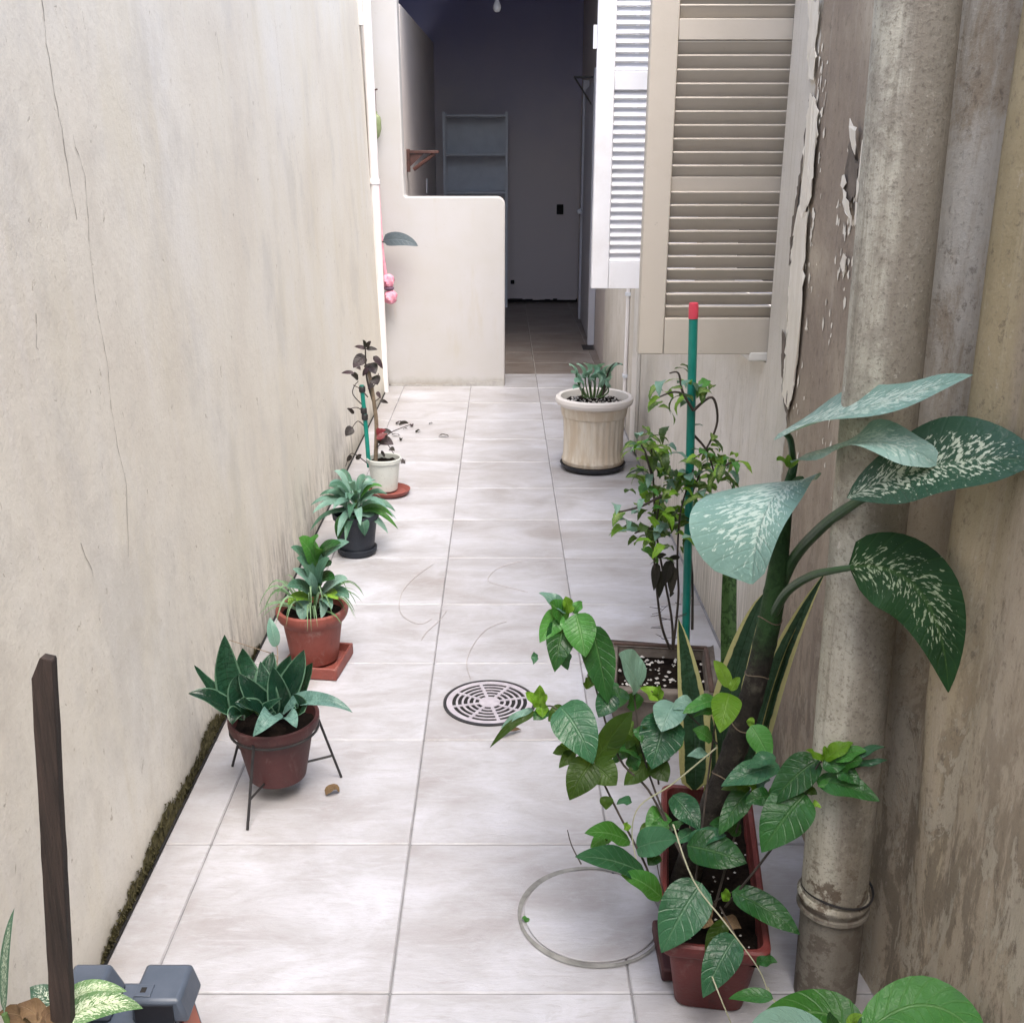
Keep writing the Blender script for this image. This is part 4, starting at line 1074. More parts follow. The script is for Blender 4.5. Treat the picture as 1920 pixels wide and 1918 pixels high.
for (bx, by, mx, my, tx, ty, w_, mt) in ((590, 1118, 565, 1098, 538, 1100, 28, 'lily'), (594, 1115, 580, 1085, 548, 1066, 26, 'lily_pale'), (600, 1115, 625, 1092, 652, 1086, 28, 'lily_pale'), (604, 1122, 632, 1108, 655, 1122, 24, 'lily'), (596, 1100, 602, 1068, 618, 1046, 30, 'lily'),
        (588, 1124, 560, 1118, 540, 1134, 22, 'shrub_lime'), (606, 1118, 618, 1112, 634, 1124, 24, 'shrub_lime'), (592, 1095, 576, 1062, 556, 1046, 28, 'lily'), (600, 1126, 612, 1122, 622, 1142, 20, 'lily_pale')):
    leaf(b2, [(bx, by, Yb), (mx, my, Yb - .04), (tx, ty, Yb - .07)], w_, M[mt], a=.6, b=.75, nu=10)
rr = random.Random(21)
for k in range(46):
    a = rr.uniform(0, 2 * pi); L = rr.uniform(.07, .15); hz = rr.uniform(.03, .10)
    b0 = p2 + Vector((.03 * cos(a), .03 * sin(a), .15)); t0 = b0 + Vector((L * cos(a), L * sin(a), hz * rr.uniform(-.1, .8))); mm = b0.lerp(t0, .55) + Vector((0, 0, hz * .8))
    if t0.x < LW + .01: t0.x = LW + .012; mm.x = max(mm.x, LW + .015)
    w0 = rr.uniform(.002, .0042)
    obj('blade', leaf_mesh([b0, mm, t0], w0, w0, (cos(a) * -.3, -.4, 1), .35, .8, .3, 0, 8, 2), M['spider'], b2)

# navy pot plant
c3 = plant('leafy_plant', 'bushy plant of drooping glossy lance leaves in the navy pot', p3 + Vector((0, 0, .13)))
rr = random.Random(31)
for k in range(40):
    a = k * 2.4 + rr.uniform(-.3, .3); lev = k / 40; L = rr.uniform(.10, .155) * (1.15 - lev * .45)
    b0 = p3 + Vector((.02 * cos(a), .02 * sin(a), .14 + lev * .10)); el = -.35 + lev * 1.35 + rr.uniform(-.2, .2)
    t0 = b0 + Vector((L * cos(a) * cos(el), L * sin(a) * cos(el), L * sin(el) - .015)); mm = b0.lerp(t0, .5) + Vector((0, 0, L * .22))
    if t0.x < LW + .01: t0.x = LW + .015
    w0 = rr.uniform(.013, .019)
    obj('leaf', leaf_mesh([b0, mm, t0], w0, w0, (0, -.45, 1), .6, .85, .3, .002, 10, 4, seed=k), M['lily_pale'] if rr.random() < .42 else M['lily'] if rr.random() < .8 else M['shrub_bright'], c3)
m = MB(); m.tube([p3 + Vector((0, 0, .12)), p3 + Vector((.004, 0, .2)), p3 + Vector((0, 0, .26))], [.006, .005, .003], 7); obj('stem', m, M['stem_gr'], c3)
leaf(c3, [(680, 975, 3.82), (682, 985, 3.80), (684, 1005, 3.80)], 22, M['lily'], n=(0, .9, .2))
leaf(c3, [(648, 968, 3.82), (638, 985, 3.80), (634, 1012, 3.80)], 22, M['shrub'], n=(0, .9, .2))

# dark purple plant with its stake
d4 = plant('croton_plant', 'spindly plant of dark purple leaves in the small pale pot', p4 + Vector((0, 0, .13)))
Yd = 4.66
stem(d4, [(704, 872, Yd), (706, 800, Yd), (702, 760, Yd), (696, 720, Yd), (690, 690, Yd)], .010, .008, 'twig', 'trunk')
stem(d4, [(702, 760, Yd), (690, 720, Yd), (686, 690, Yd), (685, 648, Yd)], .006, .003, 'stem_dk')
for pp in ([(690, 745, Yd), (676, 730, Yd), (662, 722, Yd)], [(694, 735, Yd), (706, 715, Yd), (710, 700, Yd)], [(686, 690, Yd), (702, 680, Yd), (715, 690, Yd)], [(690, 780, Yd), (672, 765, Yd), (658, 766, Yd)],
           [(684, 800, Yd), (670, 790, Yd), (656, 810, Yd)], [(680, 760, Yd), (662, 740, Yd), (664, 725, Yd), (672, 715, Yd)], [(706, 830, Yd), (735, 810, Yd - .05), (770, 796, Yd - .1)], [(704, 840, Yd), (722, 830, Yd - .05), (738, 850, Yd - .06)],
           [(690, 870, Yd), (660, 850, Yd - .02), (648, 875, Yd - .02)], [(700, 755, Yd), (712, 745, Yd), (706, 735, Yd)]):
    stem(d4, pp, .0028, .0016, 'stem_dk', 'twig', 5)
for (bx, by, tx, ty, w_, mt) in ((686, 668, 662, 690, 24, 'purple'), (686, 655, 664, 650, 8, 'purple'), (686, 655, 708, 656, 9, 'purple'), (686, 652, 680, 638, 9, 'purple'), (687, 652, 696, 640, 9, 'purple'), (700, 668, 718, 692, 13, 'purple'),
        (690, 682, 704, 702, 26, 'purple'), (700, 706, 708, 722, 22, 'purple'), (664, 700, 640, 700, 8, 'purple'), (668, 690, 676, 694, 9, 'purple'), (672, 710, 658, 704, 16, 'purple'), (690, 690, 680, 706, 10, 'purple'),
        (662, 802, 648, 818, 18, 'purple'), (712, 752, 728, 756, 8, 'purple'), (706, 735, 714, 748, 8, 'purple'), (704, 814, 724, 806, 11, 'crimson'), (706, 824, 728, 814, 12, 'crimson'), (708, 824, 738, 834, 22, 'purple'),
        (716, 808, 736, 812, 10, 'purple'), (730, 842, 740, 846, 10, 'purple'), (714, 850, 722, 856, 12, 'purple'), (748, 796, 766, 794, 9, 'purple'), (752, 862, 760, 870, 8, 'purple'), (708, 802, 714, 828, 10, 'crimson'),
        (660, 855, 650, 866, 10, 'purple'), (668, 862, 678, 852, 9, 'purple'), (664, 776, 650, 766, 8, 'purple'), (700, 720, 690, 730, 10, 'purple')):
    leaf(d4, [(bx, by, Yd - rr.uniform(-.03, .04)), (tx, ty, Yd - rr.uniform(-.02, .06))], w_, M[mt], nu=8, nv=4, n=(rr.uniform(-.3, .3), .8, .4))
ps = thing('plant_stake', 'short dark green stake bound with black tape beside the purple leaves', 'stake', at(691, 872, Yd - .01))
m = MB(); m.tube([at(692, 876, Yd - .01), at(686, 800, Yd - .01), at(678, 722, Yd - .01)], .010, 8); obj('pole', m, M['stake'], ps)
for (x_, y_) in ((679, 730), (682, 770), (684, 782)):
    q = at(x_, y_, Yd - .01); m = MB(); m.lathe([(.012, -.014), (.0145, -.01), (.0145, .01), (.012, .014)], q, 10); obj('tape', m, M['iron'], ps)

# mint-green plant in the urn
e5 = plant('leafy_plant', 'clump of pale mint leaves growing in the fluted pot', p5 + Vector((0, 0, .31)))
for (bx, mx, my, tx, ty, w_) in ((1100, 1088, 715, 1072, 700, 22), (1100, 1082, 700, 1068, 686, 16), (1104, 1098, 705, 1082, 684, 20), (1108, 1104, 700, 1100, 682, 18), (1105, 1095, 720, 1078, 718, 20), (1112, 1116, 705, 1112, 684, 22),
        (1118, 1124, 705, 1128, 682, 18), (1120, 1132, 708, 1142, 686, 20), (1124, 1138, 700, 1158, 682, 12), (1126, 1140, 712, 1134, 696, 20), (1110, 1108, 715, 1092, 708, 20), (1120, 1128, 722, 1118, 700, 20), (1126, 1140, 722, 1146, 708, 16),
        (1128, 1142, 695, 1168, 684, 9), (1100, 1092, 728, 1074, 730, 14), (1114, 1116, 722, 1104, 712, 18)):
    b0 = (bx, 746, 5.06 + rr.uniform(-.03, .05))
    stem(e5, [b0, (mx, my + 14, b0[2]), (mx, my, b0[2])], .004, .003, 'stem_gr', 'stalk', 5)
    leaf(e5, [(mx, my + 6, b0[2]), (mx * .5 + tx * .5, my * .5 + ty * .5 - 4, b0[2] - .02), (tx, ty, b0[2] - .05)], w_ * 1.25, M['mintleaf'], n=(0, .5, .9), nu=8)
stem(e5, [(1130, 742, 5.05), (1140, 700, 5.05), (1152, 682, 5.05), (1168, 684, 5.05)], .005, .003, 'stem_dk', 'stalk')

# variegated bush with tall green stake
f6 = plant('coleus_bush', 'leggy yellow-green variegated bush tied to the tall green stake', (.42, 2.56, .16))
Yf = 2.57
for pp in ([(1256, 1216, 2.6), (1240, 1170, 2.58), (1230, 1090, 2.57), (1226, 1010, 2.56), (1240, 930, 2.55)], [(1262, 1216, 2.6), (1272, 1120, 2.58), (1270, 1050, 2.57), (1276, 960, 2.55), (1300, 880, 2.55)], [(1262, 1216, 2.6), (1258, 1150, 2.6), (1232, 1010, 2.6), (1225, 900, 2.58), (1220, 830, 2.57)],
           [(1298, 1180, 2.6), (1298, 1080, 2.6), (1290, 960, 2.58), (1320, 870, 2.58)], [(1300, 770, 2.55), (1335, 745, 2.56), (1345, 790, 2.57), (1325, 840, 2.57), (1300, 860, 2.57)], [(1300, 815, 2.58), (1325, 845, 2.58), (1340, 890, 2.58)],
           [(1300, 770, 2.55), (1280, 735, 2.55), (1272, 700, 2.55), (1255, 700, 2.55)], [(1298, 745, 2.55), (1265, 735, 2.55), (1235, 745, 2.55)], [(1240, 930, 2.55), (1200, 950, 2.53), (1160, 960, 2.5)], [(1225, 900, 2.57), (1210, 850, 2.57), (1200, 830, 2.57)],
           [(1340, 890, 2.58), (1365, 870, 2.58), (1385, 865, 2.58)], [(1240, 1000, 2.56), (1215, 990, 2.54), (1190, 1000, 2.52)]):
    stem(f6, pp, .0038, .002, 'stem_dk', 'stem', 6)
protos = []
for k in range(5):
    rk = random.Random(50 + k)
    me = leaf_mesh([(0, 0, 0), (.5, 0, .13 + rk.uniform(-.04, .08)), (1, 0, -.12 - rk.uniform(0, .15))], .24, .24, (0, 0, 1), .5, .8, .22, .05, 10, 4, .16, k)
    protos.append(me)
pm = {}
def proto(k, mat):
    if (k, mat) not in pm:
        me = protos[k].copy(); me.materials.append(M[mat]); pm[(k, mat)] = me
    return pm[(k, mat)]
def scatter_leaf(parent, P, L, mat, rk, droop=.2):
    yaw = rk.uniform(0, 2 * pi); pitch = rk.gauss(droop, .35); roll = rk.gauss(0, .35)
    Mx = Matrix.Translation(P) @ Matrix.Rotation(yaw, 4, 'Z') @ Matrix.Rotation(pitch, 4, 'Y') @ Matrix.Rotation(roll, 4, 'X') @ Matrix.Scale(L, 4)
    put('leaf', proto(rk.randrange(5), mat), parent, Mx)
rk = random.Random(77)
cl = [(1225, 860, 40, 26), (1195, 960, 45, 10), (1230, 930, 45, 34), (1215, 1000, 30, 20), (1270, 900, 40, 24), (1260, 980, 30, 16), (1255, 1020, 22, 8), (1335, 880, 34, 20), (1365, 868, 18, 8), (1320, 915, 24, 8), (1210, 840, 20, 8), (1265, 715, 30, 9), (1240, 745, 14, 5), (1295, 745, 16, 8), (1325, 720, 10, 3), (1310, 850, 24, 8)]
for (cx_, cy_, sp, n_) in cl:
    for _ in range(n_):
        x_ = cx_ + rk.gauss(0, sp * .7); y_ = cy_ + rk.gauss(0, sp * .7)
        P = at(x_, y_, Yf + rk.uniform(-.09, .09))
        if P.x > RW - .03: continue
        mt = rk.choice(('coleus', 'coleus', 'coleus_dk', 'shrub_lime', 'shrub_lime', 'shrub_olive', 'shrub_pale', 'shrub_bright'))
        scatter_leaf(f6, P, rk.uniform(.035, .065), mt, rk)
for (bx, by, tx, ty, w_) in ((1232, 1055, 1226, 1108, 18), (1240, 1070, 1236, 1122, 18), (1258, 1050, 1246, 1098, 22), (1262, 1060, 1258, 1118, 20), (1275, 1045, 1250, 1050, 10), (1232, 1045, 1250, 1040, 10), (1262, 1110, 1256, 1120, 8)):
    leaf(f6, [(bx, by, 2.57), (tx, ty, 2.55)], w_, M['dead'], nu=8, nv=4, n=(rk.uniform(-.4, .4), .8, .1))
for _ in range(16):
    x_, y_ = rk.choice(((1240, rk.uniform(1130, 1200)), (1266, rk.uniform(1110, 1200))))
    sx = rk.choice((-1, 1)); stem(f6, [(x_, y_, 2.59), (x_ + sx * rk.uniform(10, 26), y_ - rk.uniform(-6, 14), 2.58)], .0011, .0006, 'stem_dk', 'twig', 4)
gs = thing('plant_stake', 'tall bright green stake with a red cap in the square planter', 'stake', at(1284, 1228, 2.6))
g0, g1 = at(1285, 1225, 2.60), at(1300, 598, 2.56)
m = MB(); m.tube([g0, g0.lerp(g1, .5), g1], .0108, 14); obj('pole', m, M['stake'], gs)
dv = (g1 - g0).normalized(); m = MB(); m.tube([g1 + dv * .001, g1 + dv * .030, g1 + dv * .038], [.0118, .0118, .0105], 14); obj('cap', m, M['cap'], gs)
m = MB()
for k in range(40): pass
qq = at(1287, 1120, 2.6)
m.tube([qq + Vector((.0135 * cos(a), .0135 * sin(a), .008 * sin(a * .5))) for a in [2 * pi * k / 24 for k in range(49)]], .0012, 5, False); obj('tie', m, M['strand'], gs)
# single banded snake plant leaves behind
sn = plant('snake_plant', 'tall narrow banded snake plant blades standing behind the dieffenbachia', (.58, 2.42, 0))
m = MB(); m.lathe([(.05, 0), (.055, .004), (.066, .1), (.069, .103), (.069, .112), (.064, .11), (.06, .09), (.002, .088)], (.585, 2.42, 0), 28); 
q_ = thing('flower_pot', 'small dark pot tucked between the square planter and the right wall', 'pot', (.585, 2.42, 0)); obj('pot_body', m, M['terra_dk'], q_)
leaf(sn, [(1368, 1330, 2.42), (1366, 1130, 2.45), (1376, 900, 2.46)], 30, M['snake_band'], n=(.1, 1, 0), a=.12, b=.35, fold=.5)
leaf(sn, [(1376, 1330, 2.42), (1386, 1250, 2.43), (1398, 1190, 2.44)], 22, M['snake_band'], n=(.1, 1, 0), a=.12, b=.35, fold=.5)

# yellow-edged snake plant in the trough
s7 = plant('snake_plant', 'upright yellow-edged snake plant blades at the back of the trough', Mt @ Vector((0, .19, .14)))
def sl(pts, w_, **k): leaf(s7, pts, w_, M['snake'], n=k.pop('n', (0, 1, .05)), a=k.pop('a', .25), b=k.pop('b', .6), fold=k.pop('fold', .18), nu=18, **k)
sl([(1302, 1480, 1.93), (1298, 1330, 1.92), (1272, 1160, 1.95)], 62, n=(.1, 1, 0), b=.75)
sl([(1345, 1470, 1.95), (1372, 1290, 1.97), (1432, 1112, 1.98)], 62, n=(-.25, 1, .1))
sl([(1400, 1470, 1.95), (1452, 1270, 1.93), (1548, 1072, 1.90)], 56, n=(-.15, 1, .15), a=.3, b=.9)
sl([(1325, 1490, 1.93), (1335, 1420, 1.94), (1333, 1340, 1.96)], 26, n=(.6, 1, 0))
sl([(1415, 1440, 1.93), (1470, 1240, 1.92), (1525, 1135, 1.92)], 22, n=(.6, .7, .15), a=.3, b=.9)

# DIEFFENBACHIA
d7 = plant('dieffenbachia', 'tall dieffenbachia with a thick leaning stem and large white-speckled leaves', at(1285, 1650, 1.735))
tp = [(1272, 1700, 1.725, 33), (1287, 1640, 1.735, 30), (1312, 1570, 1.74, 27), (1340, 1500, 1.745, 26), (1368, 1430, 1.75, 25.5), (1390, 1370, 1.755, 26), (1408, 1310, 1.76, 24), (1426, 1240, 1.765, 24), (1442, 1170, 1.77, 24), (1453, 1110, 1.775, 23), (1462, 1040, 1.78, 19), (1470, 970, 1.785, 16), (1480, 905, 1.79, 11), (1492, 860, 1.79, 7)]
pts, rad = [], []
for i in range(len(tp) - 1):
    for k in range(6):
        u = k / 6; a = [tp[i][j] * (1 - u) + tp[i + 1][j] * u for j in range(4)]
        q = at(*a[:3]); pts.append(q)
        ring = (i * 6 + k) % 9 == 0 and i < 10
        rad.append(a[3] * .9 * zcam(q) / F * (1.07 if ring else 1.0))
m = MB(); m.tube(pts, rad, 16); tk = obj('trunk', m, M['bark'], d7)
for i in range(4, len(pts) - 20, 9):
    m = MB(); dd = (pts[i + 1] - pts[i]).normalized(); sdv = dd.cross(Vector((0, 0, 1))).normalized(); bi = dd.cross(sdv)
    m.tube([pts[i] + (sdv * cos(a) + bi * sin(a)) * rad[i] * 1.03 + dd * .004 * sin(a * 2 + i) for a in [2 * pi * k / 18 for k in range(19)]], .0012, 5, False); obj('leaf_scar', m, M['twig'], tk)
def petiole(p, r0, r1): stem(d7, p, r0, r1, 'stem_gr', 'petiole', 9)
M['stem_gr2'] = simple('dark_green_stalk', (.016, .052, .016), (.030, .080, .024), 30., .42, .2)
def petiole(p, r0, r1): stem(d7, p, r0, r1, 'stem_gr2', 'petiole', 10)
petiole([(1455, 1120, 1.775), (1490, 1045, 1.76), (1545, 985, 1.62), (1600, 945, 1.52), (1640, 924, 1.48)], .0115, .006)
petiole([(1446, 1160, 1.77), (1475, 1110, 1.70), (1520, 1080, 1.60), (1560, 1070, 1.53), (1598, 1064, 1.49)], .009, .0045)
petiole([(1478, 920, 1.79), (1486, 870, 1.79), (1482, 825, 1.76), (1470, 812, 1.755)], .007, .005)
petiole([(1475, 950, 1.785), (1490, 905, 1.78), (1505, 898, 1.77)], .008, .005)
petiole([(1482, 900, 1.79), (1486, 880, 1.785), (1492, 868, 1.78)], .006, .004)
leaf(d7, [(1462, 812, 1.76), (1640, 760, 1.50), (1824, 703, 1.38)], 118, M['dieff_pale'], n=(-.05, .55, .65), a=.36, b=.95, fold=.22, ruf=.010, nu=20, nv=8)
leaf(d7, [(1484, 868, 1.74), (1630, 828, 1.50), (1758, 872, 1.42)], 88, M['dieff_pale'], n=(.05, .65, .65), a=.5, b=.5, fold=.16, ruf=.012, nu=20, nv=8, rf=11)
leaf(d7, [(1588, 934, 1.50), (1755, 872, 1.42), (1945, 865, 1.33)], 165, M['dieff'], n=(.05, .72, .5), a=.9, b=.75, fold=.25, ruf=.008, nu=20, nv=8)
leaf(d7, [(1530, 900, 1.80), (1444, 940, 1.68), (1410, 1095, 1.60)], 120, M['dieff_pale'], n=(-.75, .75, .45), a=.5, b=.42, fold=.10, ruf=.010, nu=20, nv=10, wr=300, rf=7)
leaf(d7, [(1592, 1062, 1.50), (1725, 1110, 1.44), (1778, 1298, 1.38)], 150, M['dieff_underlit'], n=(.10, 1, .0), a=.42, b=.85, fold=.10, ruf=.007, nu=20, nv=8)
for (t_, m_, w_) in (((1456, 864, 1.76), (1466, 862, 1.77), 18), ((1500, 862, 1.76), (1492, 868, 1.77), 16), ((1478, 852, 1.77), (1478, 862, 1.775), 14)):
    leaf(d7, [(1478, 876, 1.785), m_, t_], w_, M['shrub_lime'], nu=6, nv=4)

# leafy shrub in the trough
h7 = plant('leafy_shrub', 'straggly glossy green shrub spilling out of the trough', Mt @ Vector((-.02, -.08, .14)))
LV = [ # base, tip (x, y, Y), width px, material, lean
 ((1062,1168,1.80),(1030,1130,1.78),46,'shrub_bright',(0,.7,.6)), ((1060,1160,1.80),(1040,1260,1.74),58,'shrub',(.2,.8,.3)), ((1055,1150,1.80),(1012,1205,1.76),44,'shrub_bright',(.3,.7,.3)),
 ((1080,1150,1.79),(1098,1232,1.74),62,'shrub_bright',(-.1,.8,.5)), ((1108,1172,1.79),(1140,1320,1.74),64,'shrub',(-.2,.9,.1)), ((1200,1290,1.76),(1160,1226,1.72),78,'shrub_pale',(0,.7,.7)),
 ((1062,1150,1.80),(1010,1112,1.80),26,'shrub_pale',(0,.6,.7)), ((1068,1150,1.80),(1060,1118,1.80),24,'shrub_lime',(0,.6,.7)), ((1075,1150,1.80),(1092,1128,1.80),24,'shrub_bright',(0,.6,.7)), ((1005,1225,1.78),(1000,1246,1.76),14,'shrub_teal',(.3,.7,.3)),
 ((1150,1300,1.76),(1122,1345,1.73),46,'shrub_teal',(.2,.7,.3)), ((1165,1290,1.77),(1150,1330,1.74),44,'shrub',(0,.8,.3)), ((1105,1290,1.77),(1098,1270,1.76),18,'shrub_olive',(0,.8,.2)),
 ((1012,1325,1.74),(985,1298,1.74),24,'shrub_lime',(0,.7,.6)), ((1012,1322,1.74),(1012,1284,1.74),24,'shrub_lime',(0,.7,.6)), ((1014,1325,1.74),(1026,1302,1.73),26,'shrub_lime',(0,.7,.6)), ((1015,1325,1.74),(1018,1345,1.72),26,'shrub_lime',(0,.8,.4)),
 ((1005,1335,1.74),(918,1402,1.70),18,'shrub_olive',(.2,.7,.5)), ((1000,1330,1.74),(938,1366,1.72),14,'shrub_pale',(.2,.7,.5)), ((1030,1330,1.74),(1000,1350,1.72),30,'shrub',(0,.7,.5)), ((1060,1330,1.73),(1028,1352,1.72),34,'shrub_olive',(.2,.8,.2)),
 ((1050,1325,1.73),(1112,1432,1.66),84,'shrub_teal',(-.1,.8,.5)), ((1112,1428,1.68),(1068,1500,1.64),64,'shrub_olive',(.1,.9,.2)), ((1116,1432,1.70),(1186,1334,1.70),52,'shrub_olive',(.3,.9,0)), ((1112,1432,1.69),(1156,1472,1.66),58,'shrub_olive',(0,.9,.2)),
 ((1075,1405,1.70),(1036,1412,1.70),24,'shrub_olive',(0,.8,.4)), ((1078,1408,1.70),(1048,1440,1.68),24,'shrub_olive',(0,.8,.4)), ((1078,1400,1.70),(1050,1395,1.70),18,'shrub_lime',(0,.8,.4)),
 ((1252,1340,1.74),(1222,1442,1.68),84,'shrub_teal',(.1,.8,.5)), ((1265,1318,1.74),(1240,1372,1.69),64,'shrub_pale',(0,.7,.7)), ((1300,1318,1.75),(1262,1330,1.72),36,'shrub_pale',(0,.7,.7)), ((1218,1432,1.72),(1170,1472,1.70),38,'shrub_olive',(.1,.9,.2)), ((1225,1432,1.71),(1252,1466,1.68),42,'shrub_olive',(0,.9,.2)), ((1180,1440,1.72),(1202,1420,1.71),30,'shrub',(0,.9,.2)),
 ((1368,1300,1.72),(1350,1374,1.67),56,'shrub_lime',(0,.8,.5)), ((1366,1290,1.73),(1338,1238,1.73),26,'shrub_lime',(0,.9,.1)), ((1345,1312,1.72),(1280,1338,1.69),32,'shrub_bright',(0,.6,.8)), ((1370,1295,1.72),(1388,1270,1.72),18,'shrub_lime',(0,.8,.3)), ((1350,1330,1.72),(1300,1345,1.70),18,'shrub_bright',(0,.6,.8)),
 ((1235,1310,1.76),(1200,1290,1.75),26,'shrub_lime',(0,.7,.6)), ((1232,1315,1.76),(1238,1285,1.75),20,'shrub_lime',(0,.7,.6)), ((1335,1390,1.72),(1298,1368,1.72),30,'shrub_bright',(0,.7,.6)), ((1330,1415,1.72),(1288,1418,1.70),20,'shrub_pale',(0,.7,.6)),
 ((1408,1360,1.68),(1445,1428,1.64),46,'shrub_bright',(0,.9,.2)), ((1405,1362,1.70),(1412,1345,1.70),16,'shrub_lime',(0,.9,.2)), ((1462,1436,1.64),(1352,1474,1.62),50,'shrub_teal',(-.1,.7,.6)), ((1536,1424,1.56),(1440,1512,1.54),66,'shrub',(-.1,.8,.4)), ((1512,1488,1.54),(1428,1598,1.50),92,'shrub',(-.1,.9,.2)),
 ((1530,1462,1.54),(1650,1502,1.48),52,'shrub',(.1,.7,.5)), ((1545,1428,1.54),(1510,1406,1.53),16,'shrub_lime',(0,.7,.6)), ((1545,1425,1.54),(1600,1392,1.53),30,'shrub_lime',(0,.7,.6)), ((1560,1425,1.54),(1625,1408,1.52),34,'shrub_bright',(0,.7,.6)), ((1575,1440,1.53),(1618,1425,1.51),36,'shrub_bright',(0,.7,.6)), ((1580,1430,1.53),(1660,1400,1.52),18,'shrub_teal',(0,.7,.6)), ((1585,1440,1.53),(1665,1425,1.52),16,'shrub_teal',(0,.7,.6)), ((1570,1440,1.53),(1612,1470,1.50),36,'shrub',(0,.8,.4)), ((1548,1428,1.54),(1546,1398,1.54),14,'shrub_lime',(0,.7,.6)),
 ((1515,1510,1.53),(1540,1514,1.51),16,'shrub_lime',(0,.7,.6)), ((1262,1490,1.72),(1312,1556,1.66),52,'shrub_teal',(0,.7,.6)), ((1250,1525,1.70),(1212,1558,1.66),46,'shrub_bright',(0,.7,.6)), ((1405,1480,1.66),(1348,1566,1.61),46,'shrub',(-.1,.8,.4)), ((1408,1478,1.65),(1352,1480,1.64),22,'shrub_olive',(-.1,.7,.5)),
 ((1420,1478,1.64),(1385,1462,1.63),26,'shrub_lime',(0,.7,.6)), ((1418,1478,1.64),(1445,1462,1.62),24,'shrub_pale',(0,.7,.6)), ((1300,1560,1.68),(1268,1580,1.66),30,'shrub_teal',(0,.7,.6)), ((1182,1578,1.66),(1096,1562,1.62),44,'shrub_bright',(0,.65,.7)), ((1180,1555,1.66),(1168,1545,1.66),16,'shrub_lime',(0,.7,.6)),
 ((1212,1640,1.62),(1078,1606,1.56),56,'shrub_teal',(.1,.7,.6)), ((1192,1590,1.65),(1272,1574,1.61),62,'shrub_teal',(0,.75,.6)), ((1242,1684,1.60),(1164,1640,1.58),44,'shrub_bright',(.1,.8,.4)), ((1288,1585,1.63),(1400,1618,1.58),74,'shrub',(0,.8,.5)), ((1290,1580,1.65),(1362,1566,1.62),40,'shrub_teal',(0,.7,.6)), ((1235,1600,1.64),(1215,1622,1.62),30,'shrub',(0,.8,.3)),
 ((1316,1656,1.56),(1240,1786,1.50),92,'shrub_teal',(.1,.8,.4)), ((1372,1672,1.57),(1500,1752,1.50),56,'shrub',(-.1,.75,.5)), ((1380,1755,1.50),(1318,1870,1.44),66,'shrub_teal',(.1,.8,.4)), ((1358,1725,1.53),(1322,1800,1.50),36,'shrub_olive',(.3,.8,.1)), ((1362,1690,1.56),(1360,1665,1.56),18,'shrub_lime',(0,.8,.4)), ((1418,1804,1.48),(1458,1804,1.46),22,'shrub',(0,.7,.6)),
 ((1138,1492,1.67),(1136,1518,1.66),26,'shrub_olive',(0,.9,.2)), ((1310,1690,1.60),(1335,1720,1.58),34,'dry',(0,.6,.7)), ((1350,1725,1.58),(1390,1740,1.56),30,'dry',(0,.5,.8)), ((1300,1725,1.59),(1340,1735,1.57),30,'dry',(0,.5,.8)),
 ((1168,1390,1.74),(1188,1352,1.73),26,'coleus',(0,.9,.2)), ((1390,1560,1.66),(1330,1545,1.64),36,'shrub',(0,.7,.5)), ((1455,1420,1.62),(1400,1440,1.62),30,'shrub_teal',(0,.7,.6)), ((1195,1330,1.77),(1180,1300,1.76),34,'shrub',(0,.8,.3))]
for b, t_, w_, mt, n_ in LV:
    leaf(h7, [b, t_], w_, M[mt], n=n_, a=.58, b=.92, fold=.2, ruf=.0045, nu=14, arch=rk.uniform(.04, .13))
rk2 = random.Random(404)
for (cx_, cy_, sp, n_, Yq) in ((1235, 1545, 24, 3, 1.67), (1180, 1400, 34, 4, 1.73), (1250, 1390, 26, 3, 1.74), (1150, 1560, 30, 3, 1.67), (1095, 1220, 28, 3, 1.78), (1560, 1440, 24, 4, 1.54), (1215, 1350, 26, 3, 1.75), (1450, 1500, 20, 3, 1.58)):
    for _ in range(n_):
        x_, y_ = cx_ + rk2.gauss(0, sp), cy_ + rk2.gauss(0, sp); a = rk2.uniform(-.6, pi + .6); L = rk2.uniform(28, 62)
        leaf(h7, [(x_, y_, Yq + rk2.uniform(-.02, .04)), (x_ + L * cos(a), y_ + L * .8 * sin(a), Yq - rk2.uniform(.0, .05))], L * rk2.uniform(.5, .7), M[rk2.choice(('shrub', 'shrub_teal', 'shrub_olive', 'shrub_bright', 'shrub', 'shrub_olive', 'shrub_lime'))], n=(rk2.uniform(-.4, .4), .8, rk2.uniform(.1, .6)), a=.58, b=.92, fold=.22, ruf=.004, nu=10, nv=4, arch=rk2.uniform(.03, .14))
